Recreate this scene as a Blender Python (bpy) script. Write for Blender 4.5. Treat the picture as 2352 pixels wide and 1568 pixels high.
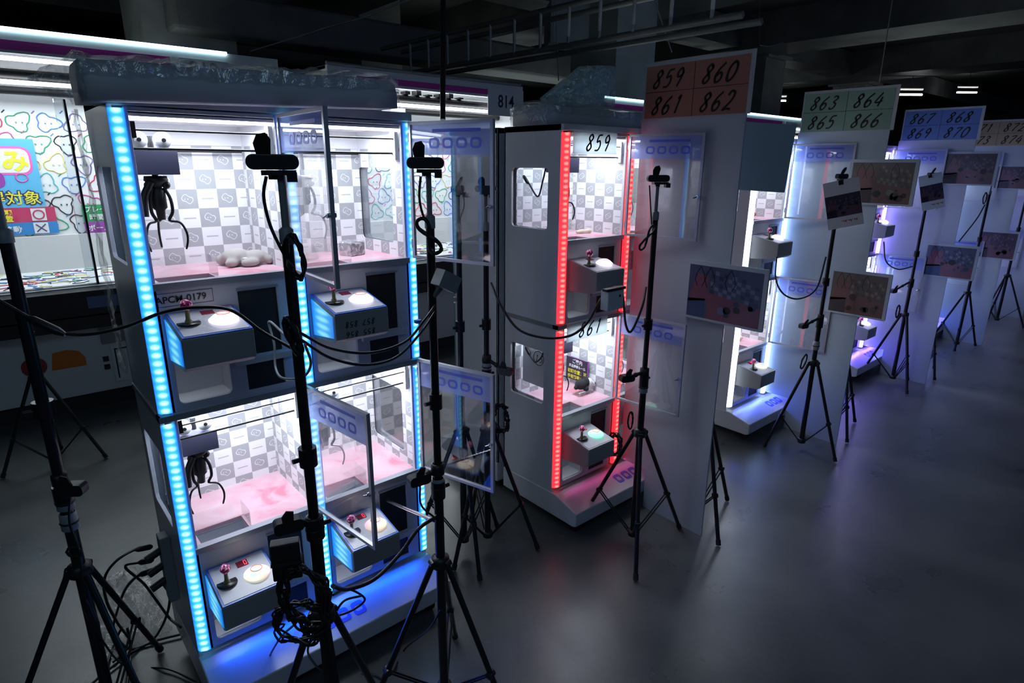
import bpy, bmesh, math, random
from mathutils import Vector, Matrix
random.seed(7)
for o in list(bpy.data.objects): bpy.data.objects.remove(o)
SC = bpy.context.scene
COL = SC.collection
PI = math.pi

# ------------------------------------------------------------------ camera
cd = bpy.data.cameras.new('camera'); cam = bpy.data.objects.new('camera', cd); COL.objects.link(cam)
yaw, pitch, roll = math.radians(49.0886), math.radians(16.254), math.radians(0.3745)
F = Vector((math.cos(yaw)*math.cos(pitch), math.sin(yaw)*math.cos(pitch), -math.sin(pitch)))
R = Vector((math.sin(yaw), -math.cos(yaw), 0)); U = R.cross(F)
R2 = R*math.cos(roll)+U*math.sin(roll); U2 = -R*math.sin(roll)+U*math.cos(roll)
M = Matrix((R2, U2, -F)).transposed().to_4x4(); M.translation = (0, 0, 1.715)
cam.matrix_world = M
cd.sensor_fit = 'HORIZONTAL'; cd.sensor_width = 36; cd.lens = 36*1392.05/2352; cd.clip_start = .02; cd.clip_end = 200
SC.camera = cam

# ------------------------------------------------------------------ world, exposure, added hall fill light
W = bpy.data.worlds.new('hall_air'); SC.world = W; W.use_nodes = True
bg = W.node_tree.nodes['Background']; bg.inputs[0].default_value = (.27, .52, 1, 1); bg.inputs[1].default_value = .058
SC.view_settings.view_transform = 'Standard'; SC.view_settings.look = 'None'
SC.view_settings.gamma = 1; SC.view_settings.exposure = 0; SC.view_settings.use_curve_mapping = False
def area(name, loc, sx, sy, power, color, rot=(0, 0, 0), parent=None, spread=None):
    l = bpy.data.lights.new(name, 'AREA'); l.shape = 'RECTANGLE'; l.size = sx; l.size_y = sy
    l.energy = power; l.color = color
    if spread: l.spread = spread
    o = bpy.data.objects.new(name, l); COL.objects.link(o); o.location = loc; o.rotation_euler = rot
    if parent: o.parent = parent
    return o
area('hall_fill', (-1.5, -1.5, 4.4), 4.0, 1.2, 20, (.45, .75, 1.0), (math.radians(28), 0, 0))  # added soft fill above and behind the camera, no fixture there
area('hall_fill', (7.5, -3.0, 4.4), 5.0, 1.2, 24, (.22, .34, 1.0), (math.radians(38), 0, 0))  # second added fill, casts blue over the boards and floor at the right
for x_, y_, e_ in ((1, 9, 8), (9, 10, 9), (18, 12, 18), (6, 3.5, 3), (16, 5, 9)):
    area('hall_fill', (x_, y_, 3.0), 3.0, 3.0, e_, (.80, .95, .98), (PI, 0, 0))  # added upward fill to lift the dark ceiling and columns, no fixtures there

# ------------------------------------------------------------------ materials
def mat(name, color=(.5, .5, .5), rough=.5, metal=0, emit=None, estr=0, spec=.5, trans=0, build=None):
    m = bpy.data.materials.new(name); m.use_nodes = True
    b = m.node_tree.nodes['Principled BSDF']
    b.inputs['Base Color'].default_value = (*color, 1); b.inputs['Roughness'].default_value = rough
    b.inputs['Metallic'].default_value = metal; b.inputs['Specular IOR Level'].default_value = spec
    b.inputs['Transmission Weight'].default_value = trans
    if emit: b.inputs['Emission Color'].default_value = (*emit, 1); b.inputs['Emission Strength'].default_value = estr
    if build: build(m.node_tree, b)
    return m
def nd(nt, t, **k):
    n = nt.nodes.new(t)
    for a, v in k.items(): setattr(n, a, v)
    return n
def math_n(nt, op, a, b=None, c=None):
    n = nd(nt, 'ShaderNodeMath', operation=op)
    for i, v in enumerate((a, b, c)):
        if v is None: continue
        if isinstance(v, (int, float)): n.inputs[i].default_value = v
        else: nt.links.new(v, n.inputs[i])
    return n.outputs[0]
def ramp(nt, fac, stops, interp='LINEAR'):
    r = nd(nt, 'ShaderNodeValToRGB'); r.color_ramp.interpolation = interp
    while len(r.color_ramp.elements) < len(stops): r.color_ramp.elements.new(.5)
    for e, (p, c) in zip(r.color_ramp.elements, stops): e.position = p; e.color = (*c, 1)
    nt.links.new(fac, r.inputs[0]); return r.outputs[0]
def noise(nt, scale, detail=3, src='Object', vec=None, dist=0):
    if vec is None: vec = nd(nt, 'ShaderNodeTexCoord').outputs[src]
    n = nd(nt, 'ShaderNodeTexNoise'); n.inputs['Scale'].default_value = scale; n.inputs['Detail'].default_value = detail
    n.inputs['Distortion'].default_value = dist
    nt.links.new(vec, n.inputs['Vector']); return n
def mixc(nt, fac, a, b, mode='MIX'):
    n = nd(nt, 'ShaderNodeMix', data_type='RGBA', blend_type=mode)
    for s, v in ((n.inputs[0], fac), (n.inputs[6], a), (n.inputs[7], b)):
        if isinstance(v, tuple): s.default_value = (*v, 1)
        elif isinstance(v, (int, float)): s.default_value = v
        else: nt.links.new(v, s)
    return n.outputs[2]

def b_floor(nt, b):
    n1 = noise(nt, .55, 6, dist=.6); n2 = noise(nt, 2.6, 7, dist=.3); n3 = noise(nt, 60, 3)
    c = ramp(nt, n1.outputs[0], [(.36, (.052, .060, .062)), (.5, (.080, .086, .092)), (.66, (.125, .134, .138))])
    c = mixc(nt, .45, c, ramp(nt, n2.outputs[0], [(.35, (.050, .056, .060)), (.65, (.125, .132, .134))]))
    c = mixc(nt, .03, c, n3.outputs[0]); nt.links.new(c, b.inputs['Base Color'])
    r = ramp(nt, n2.outputs[0], [(.3, (.26,)*3), (.75, (.40,)*3)]); nt.links.new(r, b.inputs['Roughness'])
    bu = nd(nt, 'ShaderNodeBump'); bu.inputs['Strength'].default_value = .03; bu.inputs['Distance'].default_value = .01; nt.links.new(n3.outputs[0], bu.inputs['Height'])
    nt.links.new(bu.outputs[0], b.inputs['Normal'])
def b_dirty(c0, c1, sc=3, r0=.4, r1=.6):
    def f(nt, b):
        n = noise(nt, sc, 5, dist=.3)
        nt.links.new(ramp(nt, n.outputs[0], [(.3, c0), (.7, c1)]), b.inputs['Base Color'])
        nt.links.new(ramp(nt, n.outputs[0], [(.3, (r0,)*3), (.7, (r1,)*3)]), b.inputs['Roughness'])
    return f
def b_check(ax):
    # printed lining: grey and white squares; an outlined blob in each grey one, a short line of small type in each white one
    def f(nt, b):
        tc = nd(nt, 'ShaderNodeTexCoord').outputs['Object']; sp = nd(nt, 'ShaderNodeSeparateXYZ'); nt.links.new(tc, sp.inputs[0])
        S = .0605
        us = math_n(nt, 'DIVIDE', math_n(nt, 'ADD', sp.outputs['XYZ'.index(ax)], 10*S), S); vs = math_n(nt, 'DIVIDE', sp.outputs[2], S)
        par = math_n(nt, 'MODULO', math_n(nt, 'ADD', math_n(nt, 'FLOOR', us), math_n(nt, 'FLOOR', vs)), 2)
        u = math_n(nt, 'SUBTRACT', math_n(nt, 'FRACT', us), .5); v = math_n(nt, 'SUBTRACT', math_n(nt, 'FRACT', vs), .5)
        u2 = math_n(nt, 'ADD', u, math_n(nt, 'MULTIPLY', math_n(nt, 'SINE', math_n(nt, 'MULTIPLY', v, 11)), .05))
        v2 = math_n(nt, 'ADD', v, math_n(nt, 'MULTIPLY', math_n(nt, 'SINE', math_n(nt, 'MULTIPLY', u, 15)), .05))
        r = math_n(nt, 'SQRT', math_n(nt, 'ADD', math_n(nt, 'MULTIPLY', u2, u2), math_n(nt, 'MULTIPLY', math_n(nt, 'MULTIPLY', v2, v2), 1.9)))
        ring = math_n(nt, 'LESS_THAN', math_n(nt, 'ABSOLUTE', math_n(nt, 'SUBTRACT', r, .27)), .022)
        eye = math_n(nt, 'LESS_THAN', math_n(nt, 'ADD', math_n(nt, 'ABSOLUTE', math_n(nt, 'SUBTRACT', math_n(nt, 'ABSOLUTE', math_n(nt, 'ADD', u, .05)), .07)), math_n(nt, 'ABSOLUTE', v)), .035)
        mark = math_n(nt, 'MAXIMUM', ring, eye)
        bar = math_n(nt, 'MULTIPLY', math_n(nt, 'LESS_THAN', math_n(nt, 'ABSOLUTE', v), .035), math_n(nt, 'LESS_THAN', math_n(nt, 'ABSOLUTE', u), .3))
        grey = mixc(nt, mark, (.40, .41, .43), (.78, .78, .80)); white = mixc(nt, bar, (.80, .80, .82), (.50, .50, .52))
        nt.links.new(mixc(nt, par, white, grey), b.inputs['Base Color'])
    return f
def strip_mat(name, c, s, dots=1.0, hk=.20, mid_=None, hot_=None, ax=0):
    # LED tape behind a diffuser: one brighter spot per LED
    def f(nt, b):
        sp = nd(nt, 'ShaderNodeSeparateXYZ'); nt.links.new(nd(nt, 'ShaderNodeTexCoord').outputs['Object'], sp.inputs[0])
        w = math_n(nt, 'MULTIPLY_ADD', math_n(nt, 'SINE', math_n(nt, 'MULTIPLY', sp.outputs[2], 2*PI/.0235)), .5, .5)
        gx = nd(nt, 'ShaderNodeSeparateXYZ'); nt.links.new(nd(nt, 'ShaderNodeTexCoord').outputs['Generated'], gx.inputs[0])
        e = math_n(nt, 'ABSOLUTE', math_n(nt, 'SUBTRACT', gx.outputs[ax], .5)); cm = math_n(nt, 'SUBTRACT', 1, math_n(nt, 'POWER', math_n(nt, 'MULTIPLY', e, 2), 2.2))
        fac = math_n(nt, 'MULTIPLY', cm, math_n(nt, 'MULTIPLY_ADD', w, .55*dots, 1-.55*dots))
        mid = mid_ or tuple(min(1, hk+(1-hk)*x) for x in c); hot = hot_ or tuple(min(1, .45+hk+(.55-hk)*x) for x in c)
        nt.links.new(ramp(nt, fac, [(0, c), (.55, mid), (1, hot if dots > .3 else mid)]), b.inputs['Emission Color'])
        b.inputs['Emission Strength'].default_value = s*1.25
    return mat(name, (.3, .3, .3), .4, build=f)
def pane_mat(name, tint=(1, 1, 1), refl=.12, film=0, filmc=(.3, .35, .8)):
    m = bpy.data.materials.new(name); m.use_nodes = True; nt = m.node_tree; nt.nodes.clear()
    out = nd(nt, 'ShaderNodeOutputMaterial'); tr = nd(nt, 'ShaderNodeBsdfTransparent'); tr.inputs[0].default_value = (*tint, 1)
    gl = nd(nt, 'ShaderNodeBsdfGlossy'); gl.inputs['Roughness'].default_value = .02
    lw = nd(nt, 'ShaderNodeLayerWeight'); lw.inputs[0].default_value = .5
    mx = nd(nt, 'ShaderNodeMixShader'); nt.links.new(math_n(nt, 'MULTIPLY_ADD', math_n(nt, 'POWER', lw.outputs['Facing'], 3.2), .85, refl*.6), mx.inputs[0])
    last = tr.outputs[0]
    if film:
        tl = nd(nt, 'ShaderNodeBsdfTranslucent'); tl.inputs[0].default_value = (*filmc, 1)
        df = nd(nt, 'ShaderNodeBsdfDiffuse'); df.inputs[0].default_value = (*filmc, 1)
        m1 = nd(nt, 'ShaderNodeMixShader'); m1.inputs[0].default_value = .5; nt.links.new(tl.outputs[0], m1.inputs[1]); nt.links.new(df.outputs[0], m1.inputs[2])
        m2 = nd(nt, 'ShaderNodeMixShader'); m2.inputs[0].default_value = film; nt.links.new(last, m2.inputs[1]); nt.links.new(m1.outputs[0], m2.inputs[2]); last = m2.outputs[0]
    nt.links.new(last, mx.inputs[1]); nt.links.new(gl.outputs[0], mx.inputs[2]); nt.links.new(mx.outputs[0], out.inputs[0])
    return m
def wrap_mat(name, tint, dens, rough=.22, bump=.9, gloss=.22):
    # crinkled clear wrapping film
    m = bpy.data.materials.new(name); m.use_nodes = True; nt = m.node_tree; nt.nodes.clear()
    out = nd(nt, 'ShaderNodeOutputMaterial'); tr = nd(nt, 'ShaderNodeBsdfTransparent'); gl = nd(nt, 'ShaderNodeBsdfGlossy'); gl.inputs['Roughness'].default_value = rough
    df = nd(nt, 'ShaderNodeBsdfDiffuse'); df.inputs[0].default_value = (*tint, 1)
    n = noise(nt, 14, 4, dist=1.5); bu = nd(nt, 'ShaderNodeBump'); bu.inputs['Strength'].default_value = bump; bu.inputs['Distance'].default_value = .03
    nt.links.new(n.outputs[0], bu.inputs['Height']); nt.links.new(bu.outputs[0], gl.inputs['Normal']); nt.links.new(bu.outputs[0], df.inputs['Normal'])
    a = nd(nt, 'ShaderNodeMixShader'); nt.links.new(math_n(nt, 'MULTIPLY', n.outputs[0], dens*2), a.inputs[0]); nt.links.new(tr.outputs[0], a.inputs[1]); nt.links.new(df.outputs[0], a.inputs[2])
    b = nd(nt, 'ShaderNodeMixShader'); b.inputs[0].default_value = gloss; nt.links.new(a.outputs[0], b.inputs[1]); nt.links.new(gl.outputs[0], b.inputs[2])
    nt.links.new(b.outputs[0], out.inputs[0]); return m
def b_photo(seed, pal, sc):
    # a printed picture: blocks of muted colour over a noisy ground
    def f(nt, b):
        tc = nd(nt, 'ShaderNodeTexCoord').outputs['Object']
        mp = nd(nt, 'ShaderNodeMapping'); mp.inputs['Location'].default_value = (seed*3.1, seed*1.7, seed*2.3); nt.links.new(tc, mp.inputs[0])
        v = nd(nt, 'ShaderNodeTexVoronoi', distance='CHEBYCHEV'); v.inputs['Scale'].default_value = sc; v.inputs['Randomness'].default_value = .55; nt.links.new(mp.outputs[0], v.inputs['Vector'])
        n1 = noise(nt, 5, 4, vec=mp.outputs[0], dist=1); n2 = noise(nt, 28, 5, vec=mp.outputs[0], dist=1.5)
        c1 = ramp(nt, n1.outputs[0], [(.36, pal[0]), (.47, pal[1]), (.53, pal[2]), (.64, pal[3])])
        sv = nd(nt, 'ShaderNodeSeparateColor'); nt.links.new(v.outputs['Color'], sv.inputs[0])
        c2 = mixc(nt, .6, c1, ramp(nt, sv.outputs[0], [(.3, (.02, .02, .03)), (.7, (.45, .45, .52))]), 'OVERLAY')
        c3 = mixc(nt, .55, c2, ramp(nt, n2.outputs[0], [(.35, (.02, .02, .02)), (.65, (.6, .6, .6))]), 'OVERLAY')
        nt.links.new(c3, b.inputs['Base Color'])
    return f
MT = {}
MT['floor'] = mat('polished_concrete', rough=.35, build=b_floor)
MT['ceil'] = mat('dark_ceiling', rough=.9, build=b_dirty((.13, .13, .13), (.24, .24, .23), 1.5))
MT['conc'] = mat('raw_concrete', rough=.9, build=b_dirty((.26, .27, .26), (.40, .41, .40), 2))
MT['steel'] = mat('galvanised_steel', rough=.45, metal=.5, build=b_dirty((.35, .36, .36), (.55, .56, .56), 6))
MT['white'] = mat('white_coated_panel', build=b_dirty((.52, .53, .58), (.60, .61, .66), 2, .28, .36))
MT['board'] = mat('white_foam_board', build=b_dirty((.36, .43, .50), (.41, .48, .55), 1.5, .5, .6))
MT['lip'] = mat('white_base_plate', (.55, .56, .60), .22)
MT['inner'] = mat('white_inside', (.78, .78, .80), .5)
MT['check_x'] = mat('check_print_back', rough=.5, build=b_check('X'))
MT['check_y'] = mat('check_print_side', rough=.5, build=b_check('Y'))
def b_pink(nt, b):
    n = noise(nt, 7, 4, dist=1.2)
    nt.links.new(ramp(nt, n.outputs[0], [(.30, (.74, .25, .34)), (.42, (.78, .44, .52)), (.66, (.80, .56, .62))]), b.inputs['Base Color'])
MT['pink'] = mat('pink_play_field', rough=.35, build=b_pink)
MT['black'] = mat('black_plastic', (.012, .012, .013), .45)
MT['blackm'] = mat('black_painted_tube', (.010, .010, .012), .32)
MT['dark'] = mat('dark_recess', (.02, .02, .024), .7)
MT['grey'] = mat('grey_plastic', (.22, .23, .24), .5)
MT['greyl'] = mat('pale_grey_plastic', (.60, .61, .62), .5)
MT['boxgrey'] = mat('grey_control_box', (.30, .31, .31), .5)
MT['chrome'] = mat('chrome', (.7, .7, .72), .18, 1)
MT['alu'] = mat('aluminium_frame', (.45, .46, .52), .32, .5)
MT['tape'] = mat('frosted_tape', (.30, .32, .34), .3)
MT['disc'] = mat('black_joystick_disc', (.015, .015, .018), .3)
MT['stem'] = mat('olive_joystick_stem', (.30, .28, .12), .3)
MT['ball'] = mat('pink_glitter_ball', (.85, .25, .5), .15, trans=.4, build=lambda nt, b: (nt.links.new(ramp(nt, noise(nt, 130, 2).outputs[0], [(.45, (.45, .03, .18)), (.58, (.95, .45, .70))]), b.inputs['Base Color']), nt.links.new(ramp(nt, noise(nt, 130, 2).outputs[0], [(.52, (.0, .0, .0)), (.6, (.8, .3, .5))]), b.inputs['Emission Color']), setattr(b.inputs['Emission Strength'], 'default_value', .5)))
MT['ctop'] = mat('silver_control_plate', rough=.3, build=b_dirty((.50, .50, .56), (.62, .62, .68), 8, .25, .4))
MT['blue_edge'] = mat('blue_control_edge', (.08, .20, .75), .3)
MT['btn_w'] = mat('lit_white_button', (.9, .9, .9), .3, emit=(1, .86, .98), estr=1.5)
MT['btn_r'] = mat('lit_rainbow_button', (.9, .9, .9), .3, build=lambda nt, b: (nt.links.new(ramp(nt, noise(nt, 12, 1).outputs[0], [(.34, (1, .35, .75)), (.44, (1, .75, .45)), (.54, (1, .95, .75)), (.66, (.25, 1, .8))]), b.inputs['Emission Color']), setattr(b.inputs['Emission Strength'], 'default_value', 1.0)))
MT['btn_g'] = mat('lit_green_button', (.9, .9, .9), .3, emit=(.25, 1, .62), estr=1.2)
MT['btn_ring'] = mat('button_ring', (.85, .3, .3), .3, emit=(1, .35, .25), estr=.5)
MT['led_red'] = mat('red_digit', (.2, 0, 0), .4, emit=(1, .03, .06), estr=3)
MT['disp'] = mat('dark_red_display', (.08, .005, .015), .2, emit=(.3, 0, .05), estr=.15)
MT['pane'] = pane_mat('clear_acrylic'); MT['pane2'] = pane_mat('clear_acrylic_window', (.92, .94, .96))
MT['film'] = pane_mat('blue_white_header_film', (.80, .86, 1), .1, .62, (.52, .62, 1))
MT['film_ink'] = mat('blue_film_ink', (.10, .14, .70), .5)
MT['lamp'] = mat('lit_lamp_tube', (.9, .9, .9), .5, emit=(.93, .97, 1), estr=9)
MT['wrap'] = wrap_mat('clear_wrapping_film', (.80, .84, .90), .16, .18, .8, .22)
MT['wrap2'] = wrap_mat('thin_clear_bag_film', (.60, .88, .95), .40, .15, 1.0, .35)
MT['wrapf'] = wrap_mat('clear_film_on_floor', (.5, .52, .55), .10, .15)
MT['foam'] = mat('grey_padded_header', build=b_dirty((.48, .49, .52), (.52, .53, .56), 5, .5, .6))
MT['magenta'] = mat('magenta_stripe', (.50, .03, .30), .45)
MT['ink'] = mat('black_ink', (.008, .008, .01), .4)
MT['paper'] = mat('white_paper', (.72, .73, .75), .45)
MT['cable'] = mat('black_cable', (.012, .012, .013), .4); MT['cablew'] = mat('grey_cable', (.35, .36, .40), .4)
MT['rubber'] = mat('black_rubber', (.02, .02, .02), .8)
MT['usb'] = mat('blue_plug', (.03, .15, .85), .4)

# ------------------------------------------------------------------ mesh building
class MB:
    def __init__(s): s.v = []; s.f = []; s.m = []; s.sm = []
    def add(s, vs, fs, mi=0, smooth=False, M=None):
        b = len(s.v)
        s.v += [tuple(M @ Vector(v)) if M else tuple(v) for v in vs]
        for f in fs: s.f.append(tuple(b+i for i in f)); s.m.append(mi); s.sm.append(smooth)
        return s
    def box(s, x0, x1, y0, y1, z0, z1, mi=0, M=None):
        vs = [(x, y, z) for z in (z0, z1) for y in (y0, y1) for x in (x0, x1)]
        return s.add(vs, [(0, 2, 3, 1), (4, 5, 7, 6), (0, 1, 5, 4), (1, 3, 7, 5), (3, 2, 6, 7), (2, 0, 4, 6)], mi, False, M)
    def tube(s, pts, r, mi=0, n=8, caps=True, closed=False, M=None):
        P = [Vector(p) for p in pts]; k = len(P); rr = r if isinstance(r, (list, tuple)) else [r]*k
        up = None; vs = []
        for i, p in enumerate(P):
            if closed: t = P[(i+1) % k]-P[i-1]
            else: t = P[min(i+1, k-1)]-P[max(i-1, 0)]
            if t.length < 1e-9: t = Vector((0, 0, 1))
            t.normalize()
            if up is None:
                up = Vector((0, 0, 1)) if abs(t.z) < .9 else Vector((1, 0, 0))
            up = (up-t*up.dot(t))
            if up.length < 1e-6: up = t.orthogonal()
            up.normalize(); sd = t.cross(up)
            for j in range(n):
                a = 2*PI*j/n; vs.append(p+(up*math.cos(a)+sd*math.sin(a))*rr[i])
        fs = []
        for i in range(k if closed else k-1):
            for j in range(n):
                a, b = i*n+j, i*n+(j+1) % n; c, d = ((i+1) % k)*n+(j+1) % n, ((i+1) % k)*n+j
                fs.append((a, b, c, d))
        s.add(vs, fs, mi, True, M)
        if caps and not closed:
            s.add(vs[:n][::-1], [tuple(range(n))], mi, False, M); s.add(vs[-n:], [tuple(range(n))], mi, False, M)
        return s
    def lathe(s, prof, c=(0, 0, 0), mi=0, n=24, M=None):
        vs = []; fs = []
        for r, z in prof:
            for j in range(n):
                a = 2*PI*j/n; vs.append((c[0]+r*math.cos(a), c[1]+r*math.sin(a), c[2]+z))
        for i in range(len(prof)-1):
            for j in range(n): fs.append((i*n+j, i*n+(j+1) % n, (i+1)*n+(j+1) % n, (i+1)*n+j))
        return s.add(vs, fs, mi, True, M)
    def sphere(s, c, r, mi=0, n=16, k=10, M=None):
        r = r if isinstance(r, (list, tuple)) else (r, r, r); vs = []; fs = []
        for i in range(k+1):
            t = PI*i/k
            for j in range(n):
                a = 2*PI*j/n; vs.append((c[0]+r[0]*math.sin(t)*math.cos(a), c[1]+r[1]*math.sin(t)*math.sin(a), c[2]+r[2]*math.cos(t)))
        for i in range(k):
            for j in range(n): fs.append((i*n+j, (i+1)*n+j, (i+1)*n+(j+1) % n, i*n+(j+1) % n))
        return s.add(vs, fs, mi, True, M)
    def prism(s, poly, fn, t0, t1, mi=0):
        # poly: 2D outline; fn(u, v, t) -> 3D point; extruded from t0 to t1
        n = len(poly); vs = [fn(u, v, t0) for u, v in poly]+[fn(u, v, t1) for u, v in poly]
        fs = [tuple(range(n))[::-1], tuple(range(n, 2*n))]+[(i, (i+1) % n, n+(i+1) % n, n+i) for i in range(n)]
        return s.add(vs, fs, mi)
    def holed(s, outer, holes, fn, t0, t1, mi=0):
        bm = bmesh.new()
        for loop in [outer]+holes:
            vs = [bm.verts.new((u, v, 0)) for u, v in loop]
            for i in range(len(vs)): bm.edges.new((vs[i], vs[(i+1) % len(vs)]))
        bmesh.ops.triangle_fill(bm, use_beauty=True, edges=bm.edges[:])
        bm.verts.index_update(); n = len(bm.verts)
        flat = [(v.co.x, v.co.y) for v in bm.verts]; tri = [tuple(v.index for v in f.verts) for f in bm.faces]
        bd = [(e.verts[0].index, e.verts[1].index) for e in bm.edges if len(e.link_faces) == 1]; bm.free()
        vs = [fn(u, v, t0) for u, v in flat]+[fn(u, v, t1) for u, v in flat]
        fs = [t[::-1] for t in tri]+[tuple(i+n for i in t) for t in tri]+[(a, b, b+n, a+n) for a, b in bd]
        return s.add(vs, fs, mi)
    def build(s, name, mats, parent=None, bevel=0, fix=True):
        me = bpy.data.meshes.new(name); me.from_pydata(s.v, [], s.f)
        for m in (mats if isinstance(mats, (list, tuple)) else [mats]): me.materials.append(MT[m] if isinstance(m, str) else m)
        me.polygons.foreach_set('material_index', s.m); me.polygons.foreach_set('use_smooth', s.sm)
        if fix:
            bm = bmesh.new(); bm.from_mesh(me); bmesh.ops.recalc_face_normals(bm, faces=bm.faces[:]); bm.to_mesh(me); bm.free()
        me.update(); o = bpy.data.objects.new(name, me); COL.objects.link(o)
        if parent: o.parent = parent
        if bevel:
            md = o.modifiers.new('soft_edges', 'BEVEL'); md.width = bevel; md.segments = 2; md.limit_method = 'ANGLE'
        return o
def tag(o, label=None, cat=None, group=None, kind=None):
    if label: o['label'] = label
    if cat: o['category'] = cat
    if group: o['group'] = group
    if kind: o['kind'] = kind
    return o
def empty(name, loc, rz=0, **k):
    o = bpy.data.objects.new(name, None); COL.objects.link(o); o.location = loc; o.rotation_euler = (0, 0, rz); o.empty_display_size = .05
    return tag(o, **k)
def rrect(x0, x1, y0, y1, r, n=5):
    out = []
    for cx, cy, a0 in ((x1-r, y1-r, 0), (x0+r, y1-r, 90), (x0+r, y0+r, 180), (x1-r, y0+r, 270)):
        for i in range(n+1):
            a = math.radians(a0+90*i/n); out.append((cx+r*math.cos(a), cy+r*math.sin(a)))
    return out
def rect(x0, x1, y0, y1): return [(x0, y0), (x1, y0), (x1, y1), (x0, y1)]
def spline(pts, n=8):
    P = [Vector(p) for p in pts]; P = [P[0]*2-P[1]]+P+[P[-1]*2-P[-2]]; out = []
    for i in range(1, len(P)-2):
        for j in range(n):
            t = j/n; a, b, c, d = P[i-1], P[i], P[i+1], P[i+2]
            out.append(.5*((2*b)+(c-a)*t+(2*a-5*b+4*c-d)*t*t+(3*b-a-3*c+d)*t**3))
    out.append(P[-2]); return out
XZ = lambda y: (lambda u, v, t: (u, y+t, v))
YZ = lambda x: (lambda u, v, t: (x+t, u, v))
# handwritten digits as pen strokes in a 1 x 1.6 box
GL = {'0': [[(.5, 1.6), (.15, 1.3), (0, .8), (.12, .2), (.45, 0), (.85, .35), (1, .9), (.85, 1.4), (.5, 1.6)]],
 '1': [[(.35, 1.3), (.6, 1.6), (.55, .8), (.5, 0)]],
 '2': [[(.1, 1.25), (.4, 1.6), (.85, 1.4), (.8, .9), (.4, .4), (0, .02), (.5, .1), (1, .02)]],
 '3': [[(.1, 1.45), (.5, 1.6), (.85, 1.3), (.4, .9), (.85, .6), (.75, .15), (.35, 0), (0, .2)]],
 '4': [[(.55, 1.6), (0, .5), (1, .6)], [(.75, 1.1), (.65, 0)]],
 '5': [[(.95, 1.6), (.3, 1.5), (.15, .9), (.6, 1.0), (.85, .6), (.6, .1), (0, .05)]],
 '6': [[(.85, 1.6), (.3, 1.1), (.02, .5), (.3, 0), (.75, .15), (.85, .55), (.5, .8), (.1, .5)]],
 '7': [[(.05, 1.45), (1, 1.55), (.6, .8), (.35, 0)]],
 '8': [[(.85, 1.35), (.5, 1.6), (.15, 1.25), (.5, .85), (.8, .35), (.4, 0), (.05, .3), (.45, .8), (.85, 1.25), (.7, 1.5)]],
 '9': [[(.85, 1.2), (.5, 1.6), (.1, 1.25), (.3, .85), (.75, 1.0), (.85, 1.3), (.75, .7), (.5, 0)]]}
def pen(mb, text, u0, v0, h, fn, w=.1, slant=.32, mi=1, sp=1.45, t=.0004, wx=.82):
    k = h/1.6; u = u0
    for ch in text:
        for st in GL.get(ch, []):
            P = spline([(a, b, 0) for a, b in st], 5); n = len(P); L = []; Rr = []
            for i, p in enumerate(P):
                d = (P[min(i+1, n-1)]-P[max(i-1, 0)]).normalized(); q = Vector((-d.y, d.x, 0)); ww = w*(.75+.5*abs(d.y))
                L.append(p+q*ww); Rr.append(p-q*ww)
            vs = [fn(u+k*(p.x*wx+slant*p.y), v0+k*p.y, t) for p in L+Rr]
            mb.add(vs, [(i, i+1, n+i+1, n+i) for i in range(n-1)], mi)
        u += k*sp
def type_text(mb, text, u0, v0, size, fn, mi=1, t=.0005, sx=1.0, rot=0, shear=0, align='LEFT', off=0, bold=0):
    c = bpy.data.curves.new('type', 'FONT'); c.body = text; c.size = size; c.shear = shear; c.align_x = align; c.resolution_u = 3; c.offset = bold
    o = bpy.data.objects.new('type', c); COL.objects.link(o)
    bpy.context.view_layer.update()
    me = bpy.data.meshes.new_from_object(o.evaluated_get(bpy.context.evaluated_depsgraph_get()))
    ca, sa = math.cos(rot), math.sin(rot)
    vs = [fn(u0+ca*v.co.x*sx-sa*v.co.y, v0+sa*v.co.x*sx+ca*v.co.y, t) for v in me.vertices]
    mb.add(vs, [tuple(p.vertices) for p in me.polygons], mi)
    bpy.data.objects.remove(o); bpy.data.curves.remove(c); bpy.data.meshes.remove(me)

# ------------------------------------------------------------------ the hall
def struct(name, mb, m, label, **k): return tag(mb.build(name, m, **k), label, kind='structure')
struct('floor', MB().box(-14, 40, -10, 24, -.12, 0), 'floor', 'polished grey concrete floor of the dark hall')
struct('ceiling', MB().box(-14, 40, -4.5, 24, 5.0, 5.2), 'ceil', 'bare dark ceiling above the hall')
struct('wall_back', MB().box(-14, 40, 24, 24.3, 0, 5.2), 'ceil', 'dark far wall behind the booths')
struct('wall_right', MB().box(40, 40.3, -10, 24.3, 0, 5.2), 'ceil', 'dark end wall at the far right of the hall')
struct('wall_left', MB().box(-14.3, -14, -10, 24.3, 0, 5.2), 'ceil', 'dark side wall at the left of the hall')
TR = 0
for nm, pts in (('beam', None),):
    for i, (x0, x1, z0) in enumerate([(4.2, 5.4, 4.1), (8.6, 9.8, 4.2), (14.0, 15.4, 4.3), (20.5, 22, 4.3)]):
        TR += 1; struct('trim_%d' % TR, MB().box(x0, x1, -4, 24, z0, 5.0), 'ceil', ['dark ceiling beam over the first column', 'dark ceiling beam over the second column', 'dark ceiling beam over the third column', 'dark ceiling beam near the far wall'][i])
for i, (y0, y1) in enumerate([(8.2, 8.9), (14.2, 14.9)]):
    TR += 1; struct('trim_%d' % TR, MB().box(-14, 40, y0, y1, 4.35, 4.95), 'ceil', ['dark cross beam above the number 814 booth', 'dark cross beam deeper in the hall'][i])
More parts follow.
